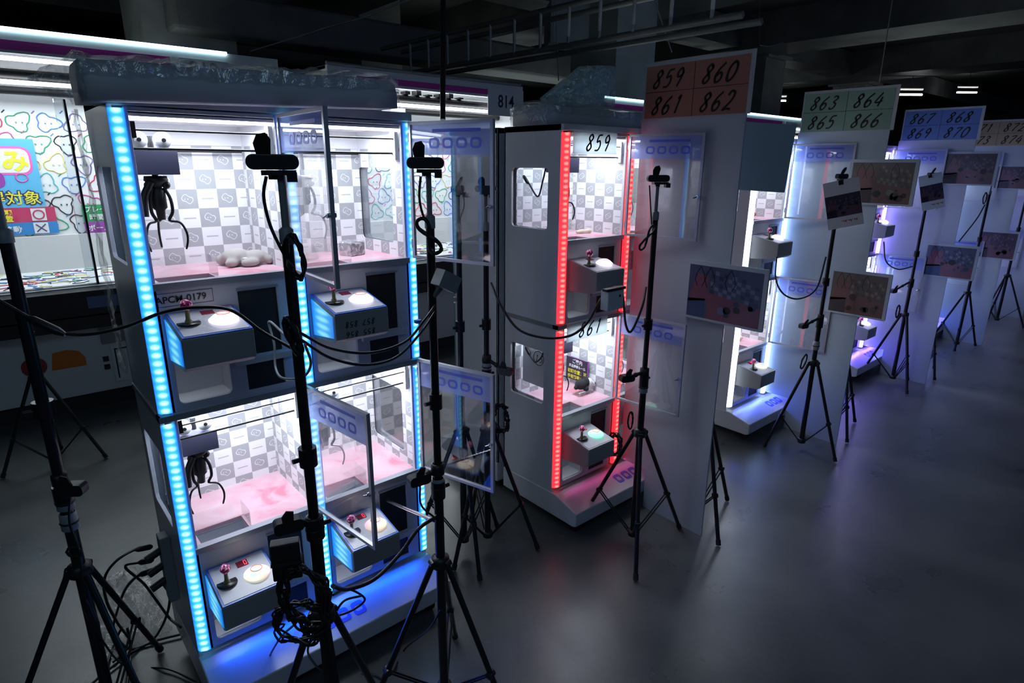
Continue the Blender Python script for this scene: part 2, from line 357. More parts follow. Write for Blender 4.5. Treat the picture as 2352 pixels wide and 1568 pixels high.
cols = [((2.6, 10.2), 1.15, 'wide pale concrete column rising behind the left booth'), ((6.9, 12.6), .95, 'square concrete column behind the booth numbered 814'),
        ((7.35, 6.3), .85, 'square concrete column rising behind the orange number sign'), ((15.6, 8.6), 1.0, 'square concrete column above the green number sign'), ((22.6, 8.9), 1.0, 'far concrete column between the two lit ceiling lamps')]
for i, ((x, y), w, lab) in enumerate(cols):
    TR += 1; mb = MB().box(x-w/2, x+w/2, y-w/2, y+w/2, 0, 5.0).box(x-w*.62, x+w*.62, y-w*.62, y+w*.62, 4.25, 4.35)
    struct('trim_%d' % TR, mb, 'conc', lab)

# ceiling services
def thing(name, mb, m, label, cat, group=None, **k): return tag(mb.build(name, m, **k), label, cat, group)
tr = empty('cable_tray', (5.409, 6.500, 3.392), 0, label='long ceiling cable tray with pale upright brackets, near the top centre', cat='cable tray')
A_, B_ = Vector((4.842, 7.871, 3.300)), Vector((5.031, 4.174, 3.300)); d_ = (B_-A_).normalized(); n_ = Vector((-d_.y, d_.x, 0)); o_ = tr.location.copy()
mb = MB(); L_ = (B_-A_).length+1.2
for s_ in (0, .35): mb.tube([A_-d_*.6+n_*s_-o_, A_+d_*L_+n_*s_-o_], .03, n=4)
for s_ in (0, .35): mb.tube([A_-d_*.6+n_*s_-o_-Vector((0, 0, .38)), A_+d_*L_+n_*s_-o_-Vector((0, 0, .38))], .03, n=4)
mb.build('rail', 'ceil', tr)
for k in range(12):
    p = A_+d_*(L_*(k+.3)/12)-o_
    MB().tube([p, p-Vector((0, 0, .38))], .018, n=6).build('bracket', 'steel', tr)
thing('duct', MB().box(2.3, 14, 9.2, 9.9, 3.35, 3.85), 'ceil', 'broad dark air duct under the cable tray', 'duct', bevel=.05)
thing('duct', MB().tube([(4.0, 14, 4.0), (12, 11.9, 3.9), (16, 11.9, 3.9)], .3, n=16), 'ceil', 'round metal duct running back above the number 814 booth', 'duct')
ac = empty('air_handler', (6.95, 6.75, 3.36), math.radians(-35), label='boxy grey air handling unit hung from the ceiling beside the column', cat='air conditioner')
MB().box(-.36, .36, -.3, .3, 0, .55).build('casing', 'conc', ac, bevel=.02); MB().box(-.32, .32, -.31, -.3, .04, .51).build('front_cover', 'conc', ac)
for s_ in (-.4, .4): MB().tube([(s_*.8, 0, .55), (s_*.8, 0, 1.6)], .012).build('hanger_rod', 'steel', ac)
thing('pipe', MB().tube([(2.810, 4.015, 3.070), (2.612, 3.780, 2.018)], .020), 'blackm', 'thin dark upright pipe in front of the number 814 booth', 'pipe')
thing('hanging_wire', MB().tube(spline([(2.711, 7.776, 2.952), (2.976, 7.584, 3.050), (3.221, 7.407, 3.139), (3.446, 7.246, 3.228), (3.770, 7.007, 3.337), (3.999, 6.850, 3.445), (4.289, 6.648, 3.572)]), .009, n=6), 'steel', 'loose pale cable sagging under the ceiling near the top centre', 'cable')
thing('hanging_wire', MB().tube([(6.284, 6.429, 3.915), (6.109, 6.145, 2.784)], .008, n=6), 'steel', 'thin straight wire dropping from the ceiling left of the clear bag', 'cable')
thing('hanging_wire', MB().tube([(7.253, 5.572, 3.868), (7.307, 5.249, 3.152)], .008, n=6), 'steel', 'slanting wire dropping from the ceiling behind the orange number sign', 'cable')
thing('hanging_wire', MB().tube([(10.840, 3.931, 4.097), (10.474, 3.792, 2.917)], .008, n=6), 'steel', 'thin wire dropping from the ceiling above the green number sign', 'cable')
thing('hanging_wire', MB().tube(spline([(11.277, 6.202, 3.823), (11.424, 6.069, 3.809), (11.616, 5.930, 3.879)]), .012, n=6).tube([(11.277, 6.202, 3.823), (11.438, 6.396, 4.688)], .004), 'steel', 'short pale cable end hanging right of the orange number sign', 'cable')
thing('hanging_wire', MB().tube(spline([(14.621, 4.904, 4.397), (14.755, 4.795, 4.415), (14.818, 4.709, 4.333), (14.935, 4.634, 4.400)]), .012, n=6).tube([(14.621, 4.904, 4.397), (14.729, 5.034, 4.977)], .004), 'steel', 'tangled pale wire high at the upper right', 'cable')
for (x, y, dep, lab) in ((1785, 228, 20, 'lit twin tube ceiling lamp between the orange and green number signs'), (2091, 212, 22, 'lit twin tube ceiling lamp right above the blue number sign'), (2222, 206, 24, 'lit twin tube ceiling lamp farthest right')):
    c = {1785: Vector((20.616, 10.532, 3.868)), 2091: Vector((21.594, 6.926, 3.864)), 2222: Vector((27.973, 7.130, 4.430))}[x]
    e = empty('ceiling_lamp', c, math.radians(-41), label=lab, cat='lamp'); L = {1785: .31, 2091: .36, 2222: .36}[x]; g = {1785: .07, 2091: .075, 2222: .09}[x]
    MB().box(-L, L, -.03, .03, g+.02, g+.06).build('housing', 'ceil', e)
    for s_ in (-1, 1): MB().tube([(-L, 0, g*s_), (L, 0, g*s_)], .028).build('lamp_tube', MT['lamp'] if s_ < 0 else mat('dim_lamp_tube', (.8,)*3, .5, emit=(1, .96, .86), estr=.5), e)
    MB().tube([(0, 0, g+.06), (0, 0, 4.99-c.z)], .01).build('hanger_rod', 'ceil', e)
for p, lab, rr in (((3.888, 11.263, 3.916), 'small bright round downlight high at the upper left', .03), ((4.322, 13.749, 4.188), 'fainter small round downlight, left of the brighter one', .02)):
    thing('downlight', MB().sphere(p, rr, n=10, k=6).tube([(p[0], p[1], p[2]+rr), (p[0], p[1], 5.0)], .006, 1), ['lamp', 'ceil'], lab, 'lamp')

# ------------------------------------------------------------------ two-storey crane game towers
WM, ZB, ZU, UH, DP = .4152, .206, 1.027, .821, .375
def claw_part(parent, x, y, z, plate, m='black'):
    mb = MB()
    if plate: mb.box(x-.052, x+.052, y-.05, y+.05, z, z+.062, 1)
    mb.tube([(x, y, z+.10), (x, y, z-.02)], .008)
    mb.lathe([(0, 0), (.028, 0), (.03, -.012), (.022, -.02), (.012, -.03), (.019, -.04), (.019, -.085), (.012, -.092), (.010, -.118), (0, -.118)], (x, y, z-.004))
    mb.sphere((x-.022, y-.008, z-.028), .011, n=10, k=6); mb.sphere((x+.022, y-.008, z-.028), .011, n=10, k=6)
    c = mb.build('claw', [m, 'purple_plate'], parent)
    sp = [(x-.02, y-.02, z-.035+.01*math.sin(k*.9)-k*.0035) for k in range(22)]
    MB().tube(spline([(x-.018, y-.02, z-.02), (x-.04, y-.028, z-.06), (x-.045, y-.03, z-.11)], 6), .010, n=8).build('spring_cable', 'black', c)
    for a in (90, 215, 330):
        ca, sa = math.cos(math.radians(a)), math.sin(math.radians(a))
        P = [(x+ca*r, y+sa*r, z+h) for r, h in ((.018, -.035), (.030, -.065), (.031, -.10), (.020, -.124), (.046, -.130), (.059, -.155), (.060, -.180), (.053, -.205))]
        MB().tube(spline(P, 4), [.0045]*13+[.0032]*10+[.0030]*5+[.0022], n=6).build('claw_finger', m, c)
    return c
MT['purple_plate'] = mat('slate_plate', (.13, .13, .22), .4)
def door_part(parent, hx, z0, ang, L=.355, H=.45):
    # hinged at x=hx, front plane; ang = opening direction in the tower's own axes
    ca, sa = math.cos(math.radians(ang)), math.sin(math.radians(ang)); hy = -.012
    fn = lambda u, v, t: (hx+u*ca-t*sa, hy+u*sa+t*ca, v)
    mb = MB()
    mb.holed(rect(0, L, z0, z0+H), [rect(.010, L-.012, z0+.010, z0+H-.010)], fn, -.006, .006)
    for zz in (z0+.05, z0+H-.05): mb.tube([(hx, hy, zz-.015), (hx, hy, zz+.015)], .007)
    d = mb.build('door', 'alu', parent)
    MB().prism(rect(.008, L-.010, z0+.008, z0+H-.105), fn, -.002, .002).build('pane', 'pane', d)
    f = MB().prism(rect(.008, L-.010, z0+H-.105, z0+H-.008), fn, -.002, .002)
    for a, b, w, h in ((.10, .075, .19, .010),): f.prism(rect(a, a+w, z0+H-.105+b-h/2, z0+H-.105+b+h/2), fn, -.0028, -.0021, 1)
    for k in range(4):
        u = .085+k*.055; f.holed(rrect(u, u+.042, z0+H-.085, z0+H-.052, .012, 3), [rrect(u+.008, u+.034, z0+H-.078, z0+H-.059, .007, 3)], fn, -.0028, -.0021, 1)
    f.build('header_film', ['film', 'film_ink'], d)
    lk = MB(); c = fn(L-.012, z0+H*.44, 0)
    lk.tube([fn(L-.012, z0+H*.42, -.012), fn(L-.012, z0+H*.42, .012)], .007, n=12).tube([fn(L-.012, z0+H*.42, -.012), fn(L-.026, z0+H*.405, -.016)], .003)
    lk.build('lock', 'chrome', d)
def tower(name, loc, rz, label, strip, strip2, lit=True, doors={}, box_light=None, btn={}, ncol=2, side_win=True, digit=True, tint=(.80, .89, 1), power=2.7, under=None, boarded=True):
    T = empty(name, loc, rz, label=label, cat='crane game machine', group=None)
    x0, x1 = -.017, ncol*WM+.017; y1 = DP; zt = ZU+UH
    # carcass
    b = MB()
    wins = [rrect(.085, .325, zb+.415, zb+.675, .018) for zb in (ZB, ZU)] if side_win else []
    b.holed(rect(.012, y1, ZB-.03, zt+.03), wins, YZ(x0), 0, .012)
    b.holed(rect(.012, y1, ZB-.03, zt+.03), wins, YZ(x1-.012), 0, .012)
    b.box(x0, x1, y1-.01, y1, ZB-.03, zt+.03)
    b.box(x0, x1, -.004, y1, zt+.004, zt+.03)
    for c in range(ncol):
        cx = c*WM
        for zb in (ZB, ZU):
            # narrow frame posts left and right of the opening, lower front panel with the prize mouth and the hatches
            b.box(cx+.017, cx+.026, -.002, .012, zb, zb+UH); b.box(cx+WM-.026, cx+WM-.017, -.002, .012, zb, zb+UH)
            b.box(cx+.026, cx+WM-.026, -.002, .012, zb+UH-.010, zb+UH)
            b.holed(rect(cx+.017, cx+WM-.017, zb, zb+.362), [rrect(cx+.040, cx+.185, zb+.022, zb+.20, .016, 4), rect(cx+.232, cx+.345, zb+.128, zb+.33), rect(cx+.232, cx+.345, zb+.018, zb+.10)], XZ(0), -.002, .010)
            b.box(cx+.20, cx+.37, -.016, 0, zb+.104, zb+.124)
            b.holed(rect(cx+.012, cx+WM-.012, .0, y1-.01), [rect(cx+.040, cx+.186, .014, .100)], lambda u, v, t: (u, v, t), zb+.352, zb+.358)
    b.build('cabinet', 'white', T, bevel=.0015)
    # seam moulding
    MB().box(x0-.003, x1+.003, -.007, .03, ZU-.022, ZU-.004).box(x0-.003, x0+.002, -.005, y1, ZU-.022, ZU-.004).build('seam_strip', 'grey', T)
    # plinth with sloping front plate, castors
    b = MB(); P = [(y1, ZB-.03), (-.012, ZB-.022), (-.16, ZB-.065), (-.16, ZB-.13), (-.14, ZB-.14), (y1, ZB-.14)]
    b.prism(P, lambda u, v, t: (t, u, v), x0-.003, x1+.003)
    pl = b.build('plinth', 'lip', T, bevel=.004)
    mb = MB()
    for k in range(3):
        u = ncol*WM*.42+k*.06; mb.holed(rrect(u, u+.046, -.115, -.06, .012, 3), [rrect(u+.010, u+.036, -.10, -.075, .006, 3)], lambda a, c_, t: (a, c_, ZB-.022-(-.012-c_)*.2905+t), .0008, .0016)
    mb.build('plinth_print', 'film_ink', pl)
    for cx in (.05, x1-.06):
        for cy in (-.09, y1-.06):
            MB().tube([(cx-.012, cy, .028), (cx+.012, cy, .028)], .028, n=14).tube([(cx, cy, .03), (cx, cy, ZB-.135)], .010).build('castor', 'rubber', T)
    # LED strips on the corners and between the columns
    for zb in (ZB, ZU):
        z0, z1 = zb+.004, zb+UH-(.034 if zb == ZB else .004)
        mb = MB().prism([(x0, .012), (x0+.005, .0), (x0+.022, -.008), (x0+.034, -.008), (x0+.034, .012)], lambda u, v, t: (u, v, t), z0, z1); mb.build('light_strip', strip, T)
        mb = MB().prism([(x1, .012), (x1, .004), (x1-.004, -.004), (x1-.012, -.008), (x1-.034, -.008), (x1-.034, .012)], lambda u, v, t: (u, v, t), z0, z1)
        mb.build('light_strip', strip2, T)
        for c in range(1, ncol):
            MB().prism([(c*WM-.017, .006), (c*WM-.017, -.014), (c*WM-.011, -.021), (c*WM+.011, -.021), (c*WM+.017, -.014), (c*WM+.017, .006)], lambda u, v, t: (u, v, t), z0, z1).build('light_strip', strip2, T)
    if under: area('plinth_light', (ncol*WM/2, -.03, ZB+.012), ncol*WM*.9, .03, under[0], under[1], (math.radians(-50), 0, 0), T)
    if not lit: return T
    for c in range(ncol):
        cx = c*WM
        for r, zb in enumerate((ZB, ZU)):
            key = (c, r)
            # lining
            li = MB().box(cx+.02, cx+WM-.02, y1-.045, y1-.041, zb+.36, zb+.74); li.build('back_lining', 'check_x', T)
            h = rrect(.085, .325, zb+.415, zb+.675, .018)
            for xx, has in ((cx+.016, side_win and c == 0), (cx+WM-.020, side_win and c == ncol-1)):
                MB().holed(rect(.012, y1-.045, zb+.36, zb+.74), [h] if has else [], YZ(xx), 0, .004).build('side_lining', 'check_y', T)
                if has: MB().prism(h, YZ(xx-.004 if c == 0 else xx+.006), 0, .002).build('side_window', 'pane2', T)
            MB().holed(rect(cx+.016, cx+WM-.016, .013, y1-.01), [rect(cx+.040, cx+.186, .014, .100)], lambda u, v, t: (u, v, t), zb+.36, zb+.372).build('play_field', 'pink', T)
            mb = MB().box(cx+.016, cx+WM-.016, .012, y1-.012, zb+.80, zb+.808).box(cx+.02, cx+WM-.02, y1-.05, y1-.04, zb+.74, zb+.80)
            mb.box(cx+.016, cx+.02, .012, y1-.045, zb+.74, zb+.80).box(cx+WM-.02, cx+WM-.016, .012, y1-.045, zb+.74, zb+.80)
            mb.build('top_lining', 'inner', T)
            MB().box(cx+.03, cx+WM-.03, .018, .030, zb+.792, zb+.799).build('lamp_bar', 'lamp', T)
            area('cabinet_lamp', (cx+WM/2, .10, zb+.785), WM*.8, .16, power, tint, (0, 0, 0), T)
            # gantry: rails, carriage, spools
            for ry, rz_, rr_ in ((.025, .768, .0028), (.035, .722, .0035), (.30, .722, .0035)): MB().tube([(cx+.026, ry, zb+rz_), (cx+WM-.03, ry, zb+rz_)], rr_).build('gantry_rail', 'black', T)
            MB().box(cx+.026, cx+.040, .014, .05, zb+.748, zb+.788).build('rail_end', 'black', T)
            MB().box(cx+.03, cx+.14, .30, .32, zb+.725, zb+.745).build('carriage', 'inner', T)
            MB().box(cx+WM-.040, cx+WM-.027, .016, .05, zb+.70, zb+.79).build('rail_bracket', 'inner', T)
            for q in (.050, .108):
                MB().lathe([(0, .002), (.019, .002), (.0215, -.003), (.0215, -.024), (.016, -.03), (0, -.03)], M=Matrix.Translation((cx+q, .052, zb+.745)) @ Matrix.Rotation(PI/2, 4, 'X')).tube([(cx+q, .046, zb+.745), (cx+q, .054, zb+.745)], .0055, 1).build('spool', ['inner', 'black'], T)
            claw_part(T, cx+.085, .10, zb+.656, not (c == 1), 'black' if c == 0 else 'chrome2')
            # chute wall of clear plastic at the front left
            MB().box(cx+.018, cx+.192, .102, .104, zb+.372, zb+.43).box(cx+.190, cx+.192, .014, .102, zb+.372, zb+.43).build('chute_wall', 'pane', T)
            # front sill
            MB().box(cx+.017, cx+WM-.017, -.012, .014, zb+.355, zb+.374).build('sill', 'alu', T)
            # prize mouth and hatches
            mb = MB(); xa, xb, ya, yb, za, zc = cx+.038, cx+.187, .010, .101, zb+.02, zb+.36
            mb.box(xa, xb, yb, yb+.002, za, zc).box(xa-.002, xa, ya+.004, yb, za, zc).box(xb, xb+.002, ya+.004, yb, za, zc).box(xa, xb, ya+.004, yb, za-.002, za)
            mb.build('prize_mouth', 'inner', T)
            MB().box(cx+.232, cx+.345, .003, .03, zb+.128, zb+.33).build('coin_hatch', 'dark', T)
            MB().box(cx+.228, cx+.349, -.008, .0, zb+.328, zb+.335).build('hatch_trim', 'alu', T)
            MB().box(cx+.232, cx+.345, .003, .03, zb+.018, zb+.10).build('service_hatch', 'dark', T)
            MB().box(cx+.06, cx+.15, .094, .101, zb+.12, zb+.17).build('receipt_slot', 'dark', T)
            # control box: prism with sloping top
            bx0, bx1 = cx+.034, cx+.214; zf, zk, zl = zb+.252, zb+.288, zb+.148
            prof = [(-.002, zk), (-.172, zf), (-.172, zl+.026), (-.150, zl+.012), (-.002, zl)]
            cb = MB().prism(prof, lambda u, v, t: (t, u, v), bx0, bx1).build('control_box', 'boxgrey', T, bevel=.003)
            sl = (zk-zf)/.17; top = lambda u, v, t: (cx+u, v, zf+(v+.172)*sl+t)
            MB().prism(rect(.036, .212, -.170, -.006), top, .0004, .003).build('box_trim', 'blue_edge' if box_light else 'white', cb)
            MB().prism(rect(.042, .206, -.164, -.012), top, .003, .0045).build('control_plate', 'ctop', cb)
            if box_light:
                q = [(-.012, zk-.012), (-.160, zf-.008), (-.160, zl+.03), (-.014, zl+.012)]
                MB().prism(q, lambda u, v, t: (t, u, v), bx0-.003, bx0-.0005).build('box_light', box_light, cb)
            jx, jy = cx+.074, -.088; jz = zf+(jy+.172)*sl+.0045
            j = MB().lathe([(0, .002), (.029, .002), (.030, 0), (.030, -.001)], (jx, jy, jz)).lathe([(.010, .002), (.009, .006), (.006, .012), (.0055, .042)], (jx, jy, jz), 1).sphere((jx, jy, jz+.050), .0155, 2).build('joystick', ['disc', 'stem', 'ball'], cb)
            u_, v_ = cx+.160, -.098; bz = zf+(v_+.172)*sl+.0045
            bt = MB().lathe([(.039, 0), (.038, .004), (.026, .014), (.017, .019), (.016, .017), (0, .018)], (u_, v_, bz), 0, 28).lathe([(.018, .0185), (.018, .0205), (.0155, .0205), (.0155, .0185)], (u_, v_, bz), 1, 28).build('push_button', [btn.get(key, 'btn_w'), 'btn_ring'], cb)
            dd = MB().prism(rect(.118, .152, -.05, -.026), top, .0045, .006)
            for su, sv, w_, h_ in (((.140, -.046, .0015, .016), (.147, -.046, .0015, .016), (.140, -.047, .0085, .0018), (.140, -.031, .0085, .0018)) if r == 0 else ()):
                dd.prism(rect(su, su+w_, sv, sv+h_), top, .006, .0066, 1)
            dd.build('counter_display', ['disp', 'led_red'], cb)
            if c == 1 and boarded: cb.location.x = .045     # clear of the partition board that stands against this column
            if key in doors: door_part(T, cx+WM-.018 if c < ncol-1 else cx+WM+.0, zb+.372, doors[key], .338 if doors[key] > -75 else .355)
    return T
MT['chrome2'] = mat('smoked_chrome', (.30, .30, .36), .25, .7)
MT['s_cyan'] = strip_mat('cyan_light_strip', (.004, .13, .85), 1.35, .85, .1, (.035, .42, .90), (.50, .85, .80)); MT['s_red'] = strip_mat('red_light_strip', (1, .015, .03), 1.25, .9, .05, (1, .03, .045), (1, .28, .22))
MT['s_white'] = strip_mat('white_light_strip', (.70, .82, 1), 3.0, .2); MT['s_ice'] = strip_mat('ice_blue_light_strip', (.22, .40, 1), 6, .2)
MT['s_violet'] = strip_mat('violet_light_strip', (.22, .13, 1), 9, .2); MT['s_azure'] = strip_mat('azure_light_strip', (.05, .25, 1), 6, .4)
MT['s_off'] = mat('unlit_strip', (.10, .22, .28), .3)
MT['boxled'] = strip_mat('cyan_box_light', (.004, .16, .75), .75, .7, .1, (.02, .34, .80), (.25, .75, .85), 1)
YF = 1.847
TA = tower('crane_game_tower', (.301, YF, 0), 0, 'nearest two-storey claw game cabinet with cyan light strips and four open doors', 's_cyan', 's_cyan',
    doors={(0, 1): -93, (0, 0): -83, (1, 1): -72.5, (1, 0): -73}, box_light='boxled', btn={(0, 0): 'btn_r', (1, 0): 'btn_r'}, under=(1.15, (.006, .09, 1)), boarded=False)
TB = tower('crane_game_tower', (1.889, YF, 0), 0, 'claw game cabinet with red light strips, plates 859 and 861', 's_red', 's_red', doors={(0, 1): -80, (0, 0): -84}, btn={(0, 0): 'btn_g'}, under=(.11, (1, .10, .45)))
TC = tower('crane_game_tower', (3.478, YF, 0), 0, 'claw game cabinet with white light strips under the green number sign', 's_white', 's_ice', doors={(0, 1): -84, (0, 0): -84}, btn={(0, 0): 'btn_r'}, under=(1.3, (.08, .13, 1)))
TD = tower('crane_game_tower', (5.20, YF, 0), 0, 'claw game cabinet with violet light strips under the blue number sign', 's_violet', 's_violet', doors={(0, 1): -84, (0, 0): -84}, under=(1.8, (.12, .06, 1)))
TE = tower('crane_game_tower', (6.94, YF, 0), 0, 'far claw game cabinet with blue glow under the yellow number sign', 's_azure', 's_azure', doors={(0, 1): -84, (0, 0): -84}, under=(1.5, (.03, .10, 1)))
TF = tower('crane_game_tower', (8.70, YF, 0), 0, 'farthest claw game cabinet at the right edge of the picture', 's_violet', 's_violet', doors={(0, 1): -84, (0, 0): -84})
TG = tower('crane_game_tower', (1.889+2*WM, YF+2*DP+.05, 0), PI, 'unlit claw game cabinet standing back to back behind the red-lit one', 's_off', 's_off', lit=False, side_win=False)
# asset tag lettering on the nearest cabinet
mb = MB(); type_text(mb, 'APCM-0179', .018, ZU+.318, .026, XZ(-.0035), 0, -.0006, bold=.0004); mb.holed(rect(.012, .165, ZU+.308, ZU+.345), [rect(.013, .164, ZU+.309, ZU+.344)], XZ(-.003), -.0006, 0)
mb.build('asset_lettering', 'ink', TA)
mb = MB(); fnb = lambda u, v, t: (WM+.034+.18-u, -.1725-t, ZU+.246-v)
for i, s_ in enumerate(('857 858', '855 856')):
    pen(mb, s_[:3], .050, .020+i*.032, .018, fnb, .11, .1, 0, 1.3); pen(mb, s_[4:], .108, .020+i*.032, .018, fnb, .11, .1, 0, 1.3)
mb.build('handwritten_numbers', 'ink', TA)

# ------------------------------------------------------------------ partition boards, number signs, prints
def board(X, label, top=1.915):
    P = [(1.325, 0), (1.325, top), (1.835, top), (1.835, .215), (1.672, .215), (1.672, 0)]
    return thing('partition_board', MB().prism(P, lambda u, v, t: (X+t, u, v), 0, .008), 'board', label, 'partition board')
BX = (2.363, 3.915, 5.66, 7.40, 9.15)
for X, lab in zip(BX, ('tall white partition board beside the red-lit cabinet', 'tall white partition board under the green number sign', 'tall white partition board under the blue number sign', 'tall white partition board under the yellow number sign', 'farthest tall white partition board at the right edge')):
    board(X, lab)
MT['glowpaper'] = bpy.data.materials.new('thin_white_card'); MT['glowpaper'].use_nodes = True
nt_ = MT['glowpaper'].node_tree; b_ = nt_.nodes['Principled BSDF']; b_.inputs['Base Color'].default_value = (.75, .76, .78, 1)
t_ = nt_.nodes.new('ShaderNodeBsdfTranslucent'); t_.inputs[0].default_value = (.72, .78, .80, 1); m_ = nt_.nodes.new('ShaderNodeMixShader'); m_.inputs[0].default_value = .55
nt_.links.new(b_.outputs[0], m_.inputs[1]); nt_.links.new(t_.outputs[0], m_.inputs[2]); nt_.links.new(m_.outputs[0], nt_.nodes['Material Output'].inputs[0])
def sign4(X, nums, c, label, z0=1.917):
    # sheet facing -X; u runs from the far end (y=1.81) to the aisle end (y=1.31)
    m = mat('sign_sheet', c, .35); lam = mat('sign_margin', (.45, .48, .50), .2)
    fn = lambda u, v, t: (X-.004-t, 1.825-u, z0+v)
    mb = MB().prism(rect(0, .52, -.004, .230), fn, 0, .0012, 2).prism(rect(.008, .500, 0, .215), fn, .0012, .0020, 0)
    mb.prism(rect(.253, .255, 0, .215), fn, .0020, .0026, 1).prism(rect(.008, .500, .107, .109), fn, .0020, .0026, 1)
    for i, n in enumerate(nums):
        pen(mb, n, .045+(i % 2)*.245, .124-(i//2)*.108, .070, fn, .115, .35, 1, 1.22, .0028, .78)
    mb.build('sheet', [m, 'ink', lam], None)
    o = bpy.data.objects[-1] if False else COL.objects[-1]; o.name = 'number_sign'
    return tag(o, label, 'sign')
sign4(2.363, ('859', '860', '861', '862'), (.36, .16, .12), 'orange sign numbered 859 860 861 862')
sign4(3.915, ('863', '864', '865', '866'), (.22, .34, .27), 'pale green sign numbered 863 864 865 866')
sign4(5.66, ('867', '868', '869', '870'), (.11, .20, .48), 'blue sign numbered 867 868 869 870')
sign4(7.40, ('871', '872', '873', '874'), (.32, .27, .16), 'yellow-brown sign numbered 871 872 873 874')
def plate(loc, s, label, w=.275, h=.088, tilt=0):
    mb = MB().box(0, w, -.004, 0, 0, h); fn = lambda u, v, t: (u, -.0045-t, v)
    if s: pen(mb, s, .075, .012, .066, fn, .11, .30, 1, 1.3, .0006)
    o = mb.build('number_plate', ['glowpaper', 'ink']); o.location = loc; o.rotation_euler = (0, tilt, 0)
    return tag(o, label, 'sign')
plate((1.918, 1.836, 1.762), '859', 'white plate reading 859 over the upper display')
plate((1.918, 1.836, .940), '861', 'white plate reading 861 over the lower display')
bs = thing('blank_sheet', MB().box(-.102, .102, 0, .004, -.138, .138), 'board', 'blank grey-blue sheet hung between the tall board and the white-lit cabinet', 'sheet'); bs.location = (2.570, 1.330, 1.750); bs.rotation_euler = (0, math.radians(3), math.radians(-48))
PAL = {'w': [(.15, .13, .11), (.22, .11, .10), (.045, .04, .045), (.27, .25, .20), (.10, .09, .085)], 'b': [(.09, .12, .24), (.28, .10, .17), (.03, .09, .26), (.22, .26, .40), (.05, .06, .15)],
       'p': [(.085, .07, .11), (.20, .10, .14), (.03, .03, .05), (.17, .15, .22), (.06, .05, .085)]}
def picture(mb, fn, u0, u1, v0, v1, pal, seed, t):
    # a printed photo of a display: pink field, tiled lining, dark corner, claw arms and toys; fn(u, v, t), u grows to the right
    rn = random.Random(seed); W_, H_ = u1-u0, v1-v0; q = lambda a, b: (u0+W_*a, v0+H_*b)
    P = lambda pts, m_, k: mb.prism([q(*p) for p in pts], fn, t+k*.0001, t+k*.0001+.0001, m_)
    a = rn.uniform(.26, .42)
    P([(0, .0), (1, 0), (1, 1), (0, 1)], 1, 0); P([(0, .28), (a, .35), (a, .8), (.12, .86)], 2, 1); P([(0, 0), (a*.95, 0), (a*.9, .38), (0, .34)], 3, 1); P([(a, 0), (1, 0), (1, .36), (a, .52)], 2, 1)
    nx, ny = 11, 6
    for i in range(nx):
        for k in range(ny):
            if (i+k) % 2 or rn.random() < .12: continue
            x_, y_ = a+.03+(.94-a)*i/nx, .50+.44*k/ny-.012*i; w_, h_ = (.94-a)/nx*.95, .072
            P([(x_, y_), (x_+w_, y_-.012), (x_+w_, y_+h_-.012), (x_, y_+h_)], 4 if rn.random() < .6 else 5, 2)
    for k in range(7):
        cx_, cy_, r_ = rn.uniform(a, .9), rn.uniform(.12, .5), rn.uniform(.03, .09); P([(cx_+r_*math.cos(j_*PI/5)*rn.uniform(.7, 1), cy_+1.3*r_*math.sin(j_*PI/5)*rn.uniform(.7, 1)) for j_ in range(10)], rn.choice((3, 5, 6, 4)), 3)
    for cx_ in (.16, .3, a+.3):
        for s_ in (-1, 1):
            L_ = [(cx_, .98), (cx_+s_*.05, .85), (cx_+s_*.07, .72), (cx_+s_*.03, .60)]
            for (x1_, y1_), (x2_, y2_) in zip(L_, L_[1:]): P([(x1_-.006, y1_), (x2_-.006, y2_), (x2_+.006, y2_), (x1_+.006, y1_)], 6, 4)
def pic_mats(pal, seed):
    c = PAL[pal]; out = []
    for k, col in enumerate((c[0], c[1], c[2], c[3], c[4], (.012, .012, .015))): out.append(mat('print_colour', tuple(.62*x for x in col), .3))
    return out
def print_(X, y0, y1, z0, z1, pal, seed, label, m=.018):
    fn = lambda u, v, t: (X-t, -u, v)
    mb = MB().prism(rrect(-y0, -y1, z0, z1, .006, 2), fn, 0, .010, 0); picture(mb, fn, -y0+m, -y1-m, z0+m*.6, z1-m, pal, seed, .0101)
    return thing('framed_print', mb, ['board']+pic_mats(pal, seed), label, 'picture')
def prn(X, ya, yb, z0, z1, *a): return print_(X-.001, max(ya, yb), min(ya, yb), z0, z1, *a)
prn(2.362, 1.525, 1.145, 1.057, 1.317, 'b', 1, 'blue and pink printed photo mounted on the board beside the red-lit cabinet')
prn(3.914, 1.50, 1.145, 1.505, 1.758, 'w', 2, 'reddish brown printed photo mounted high under the green number sign')
prn(3.914, 1.515, 1.175, .848, 1.122, 'w', 9, 'brown printed photo mounted low below the green number sign')
prn(5.659, 1.50, 1.155, 1.587, 1.832, 'p', 4, 'dark purple printed photo mounted high under the blue number sign')
prn(5.659, 1.51, 1.155, .884, 1.145, 'b', 5, 'blue and pink printed photo mounted low below the blue number sign')
prn(7.399, 1.53, 1.20, 1.52, 1.745, 'p', 6, 'purple printed photo mounted high under the yellow number sign')
prn(7.399, 1.555, 1.225, .866, 1.135, 'p', 7, 'purple printed photo mounted low below the yellow number sign')
prn(9.149, 1.53, 1.20, 1.10, 1.35, 'p', 8, 'small printed photo on the farthest board at the right edge')
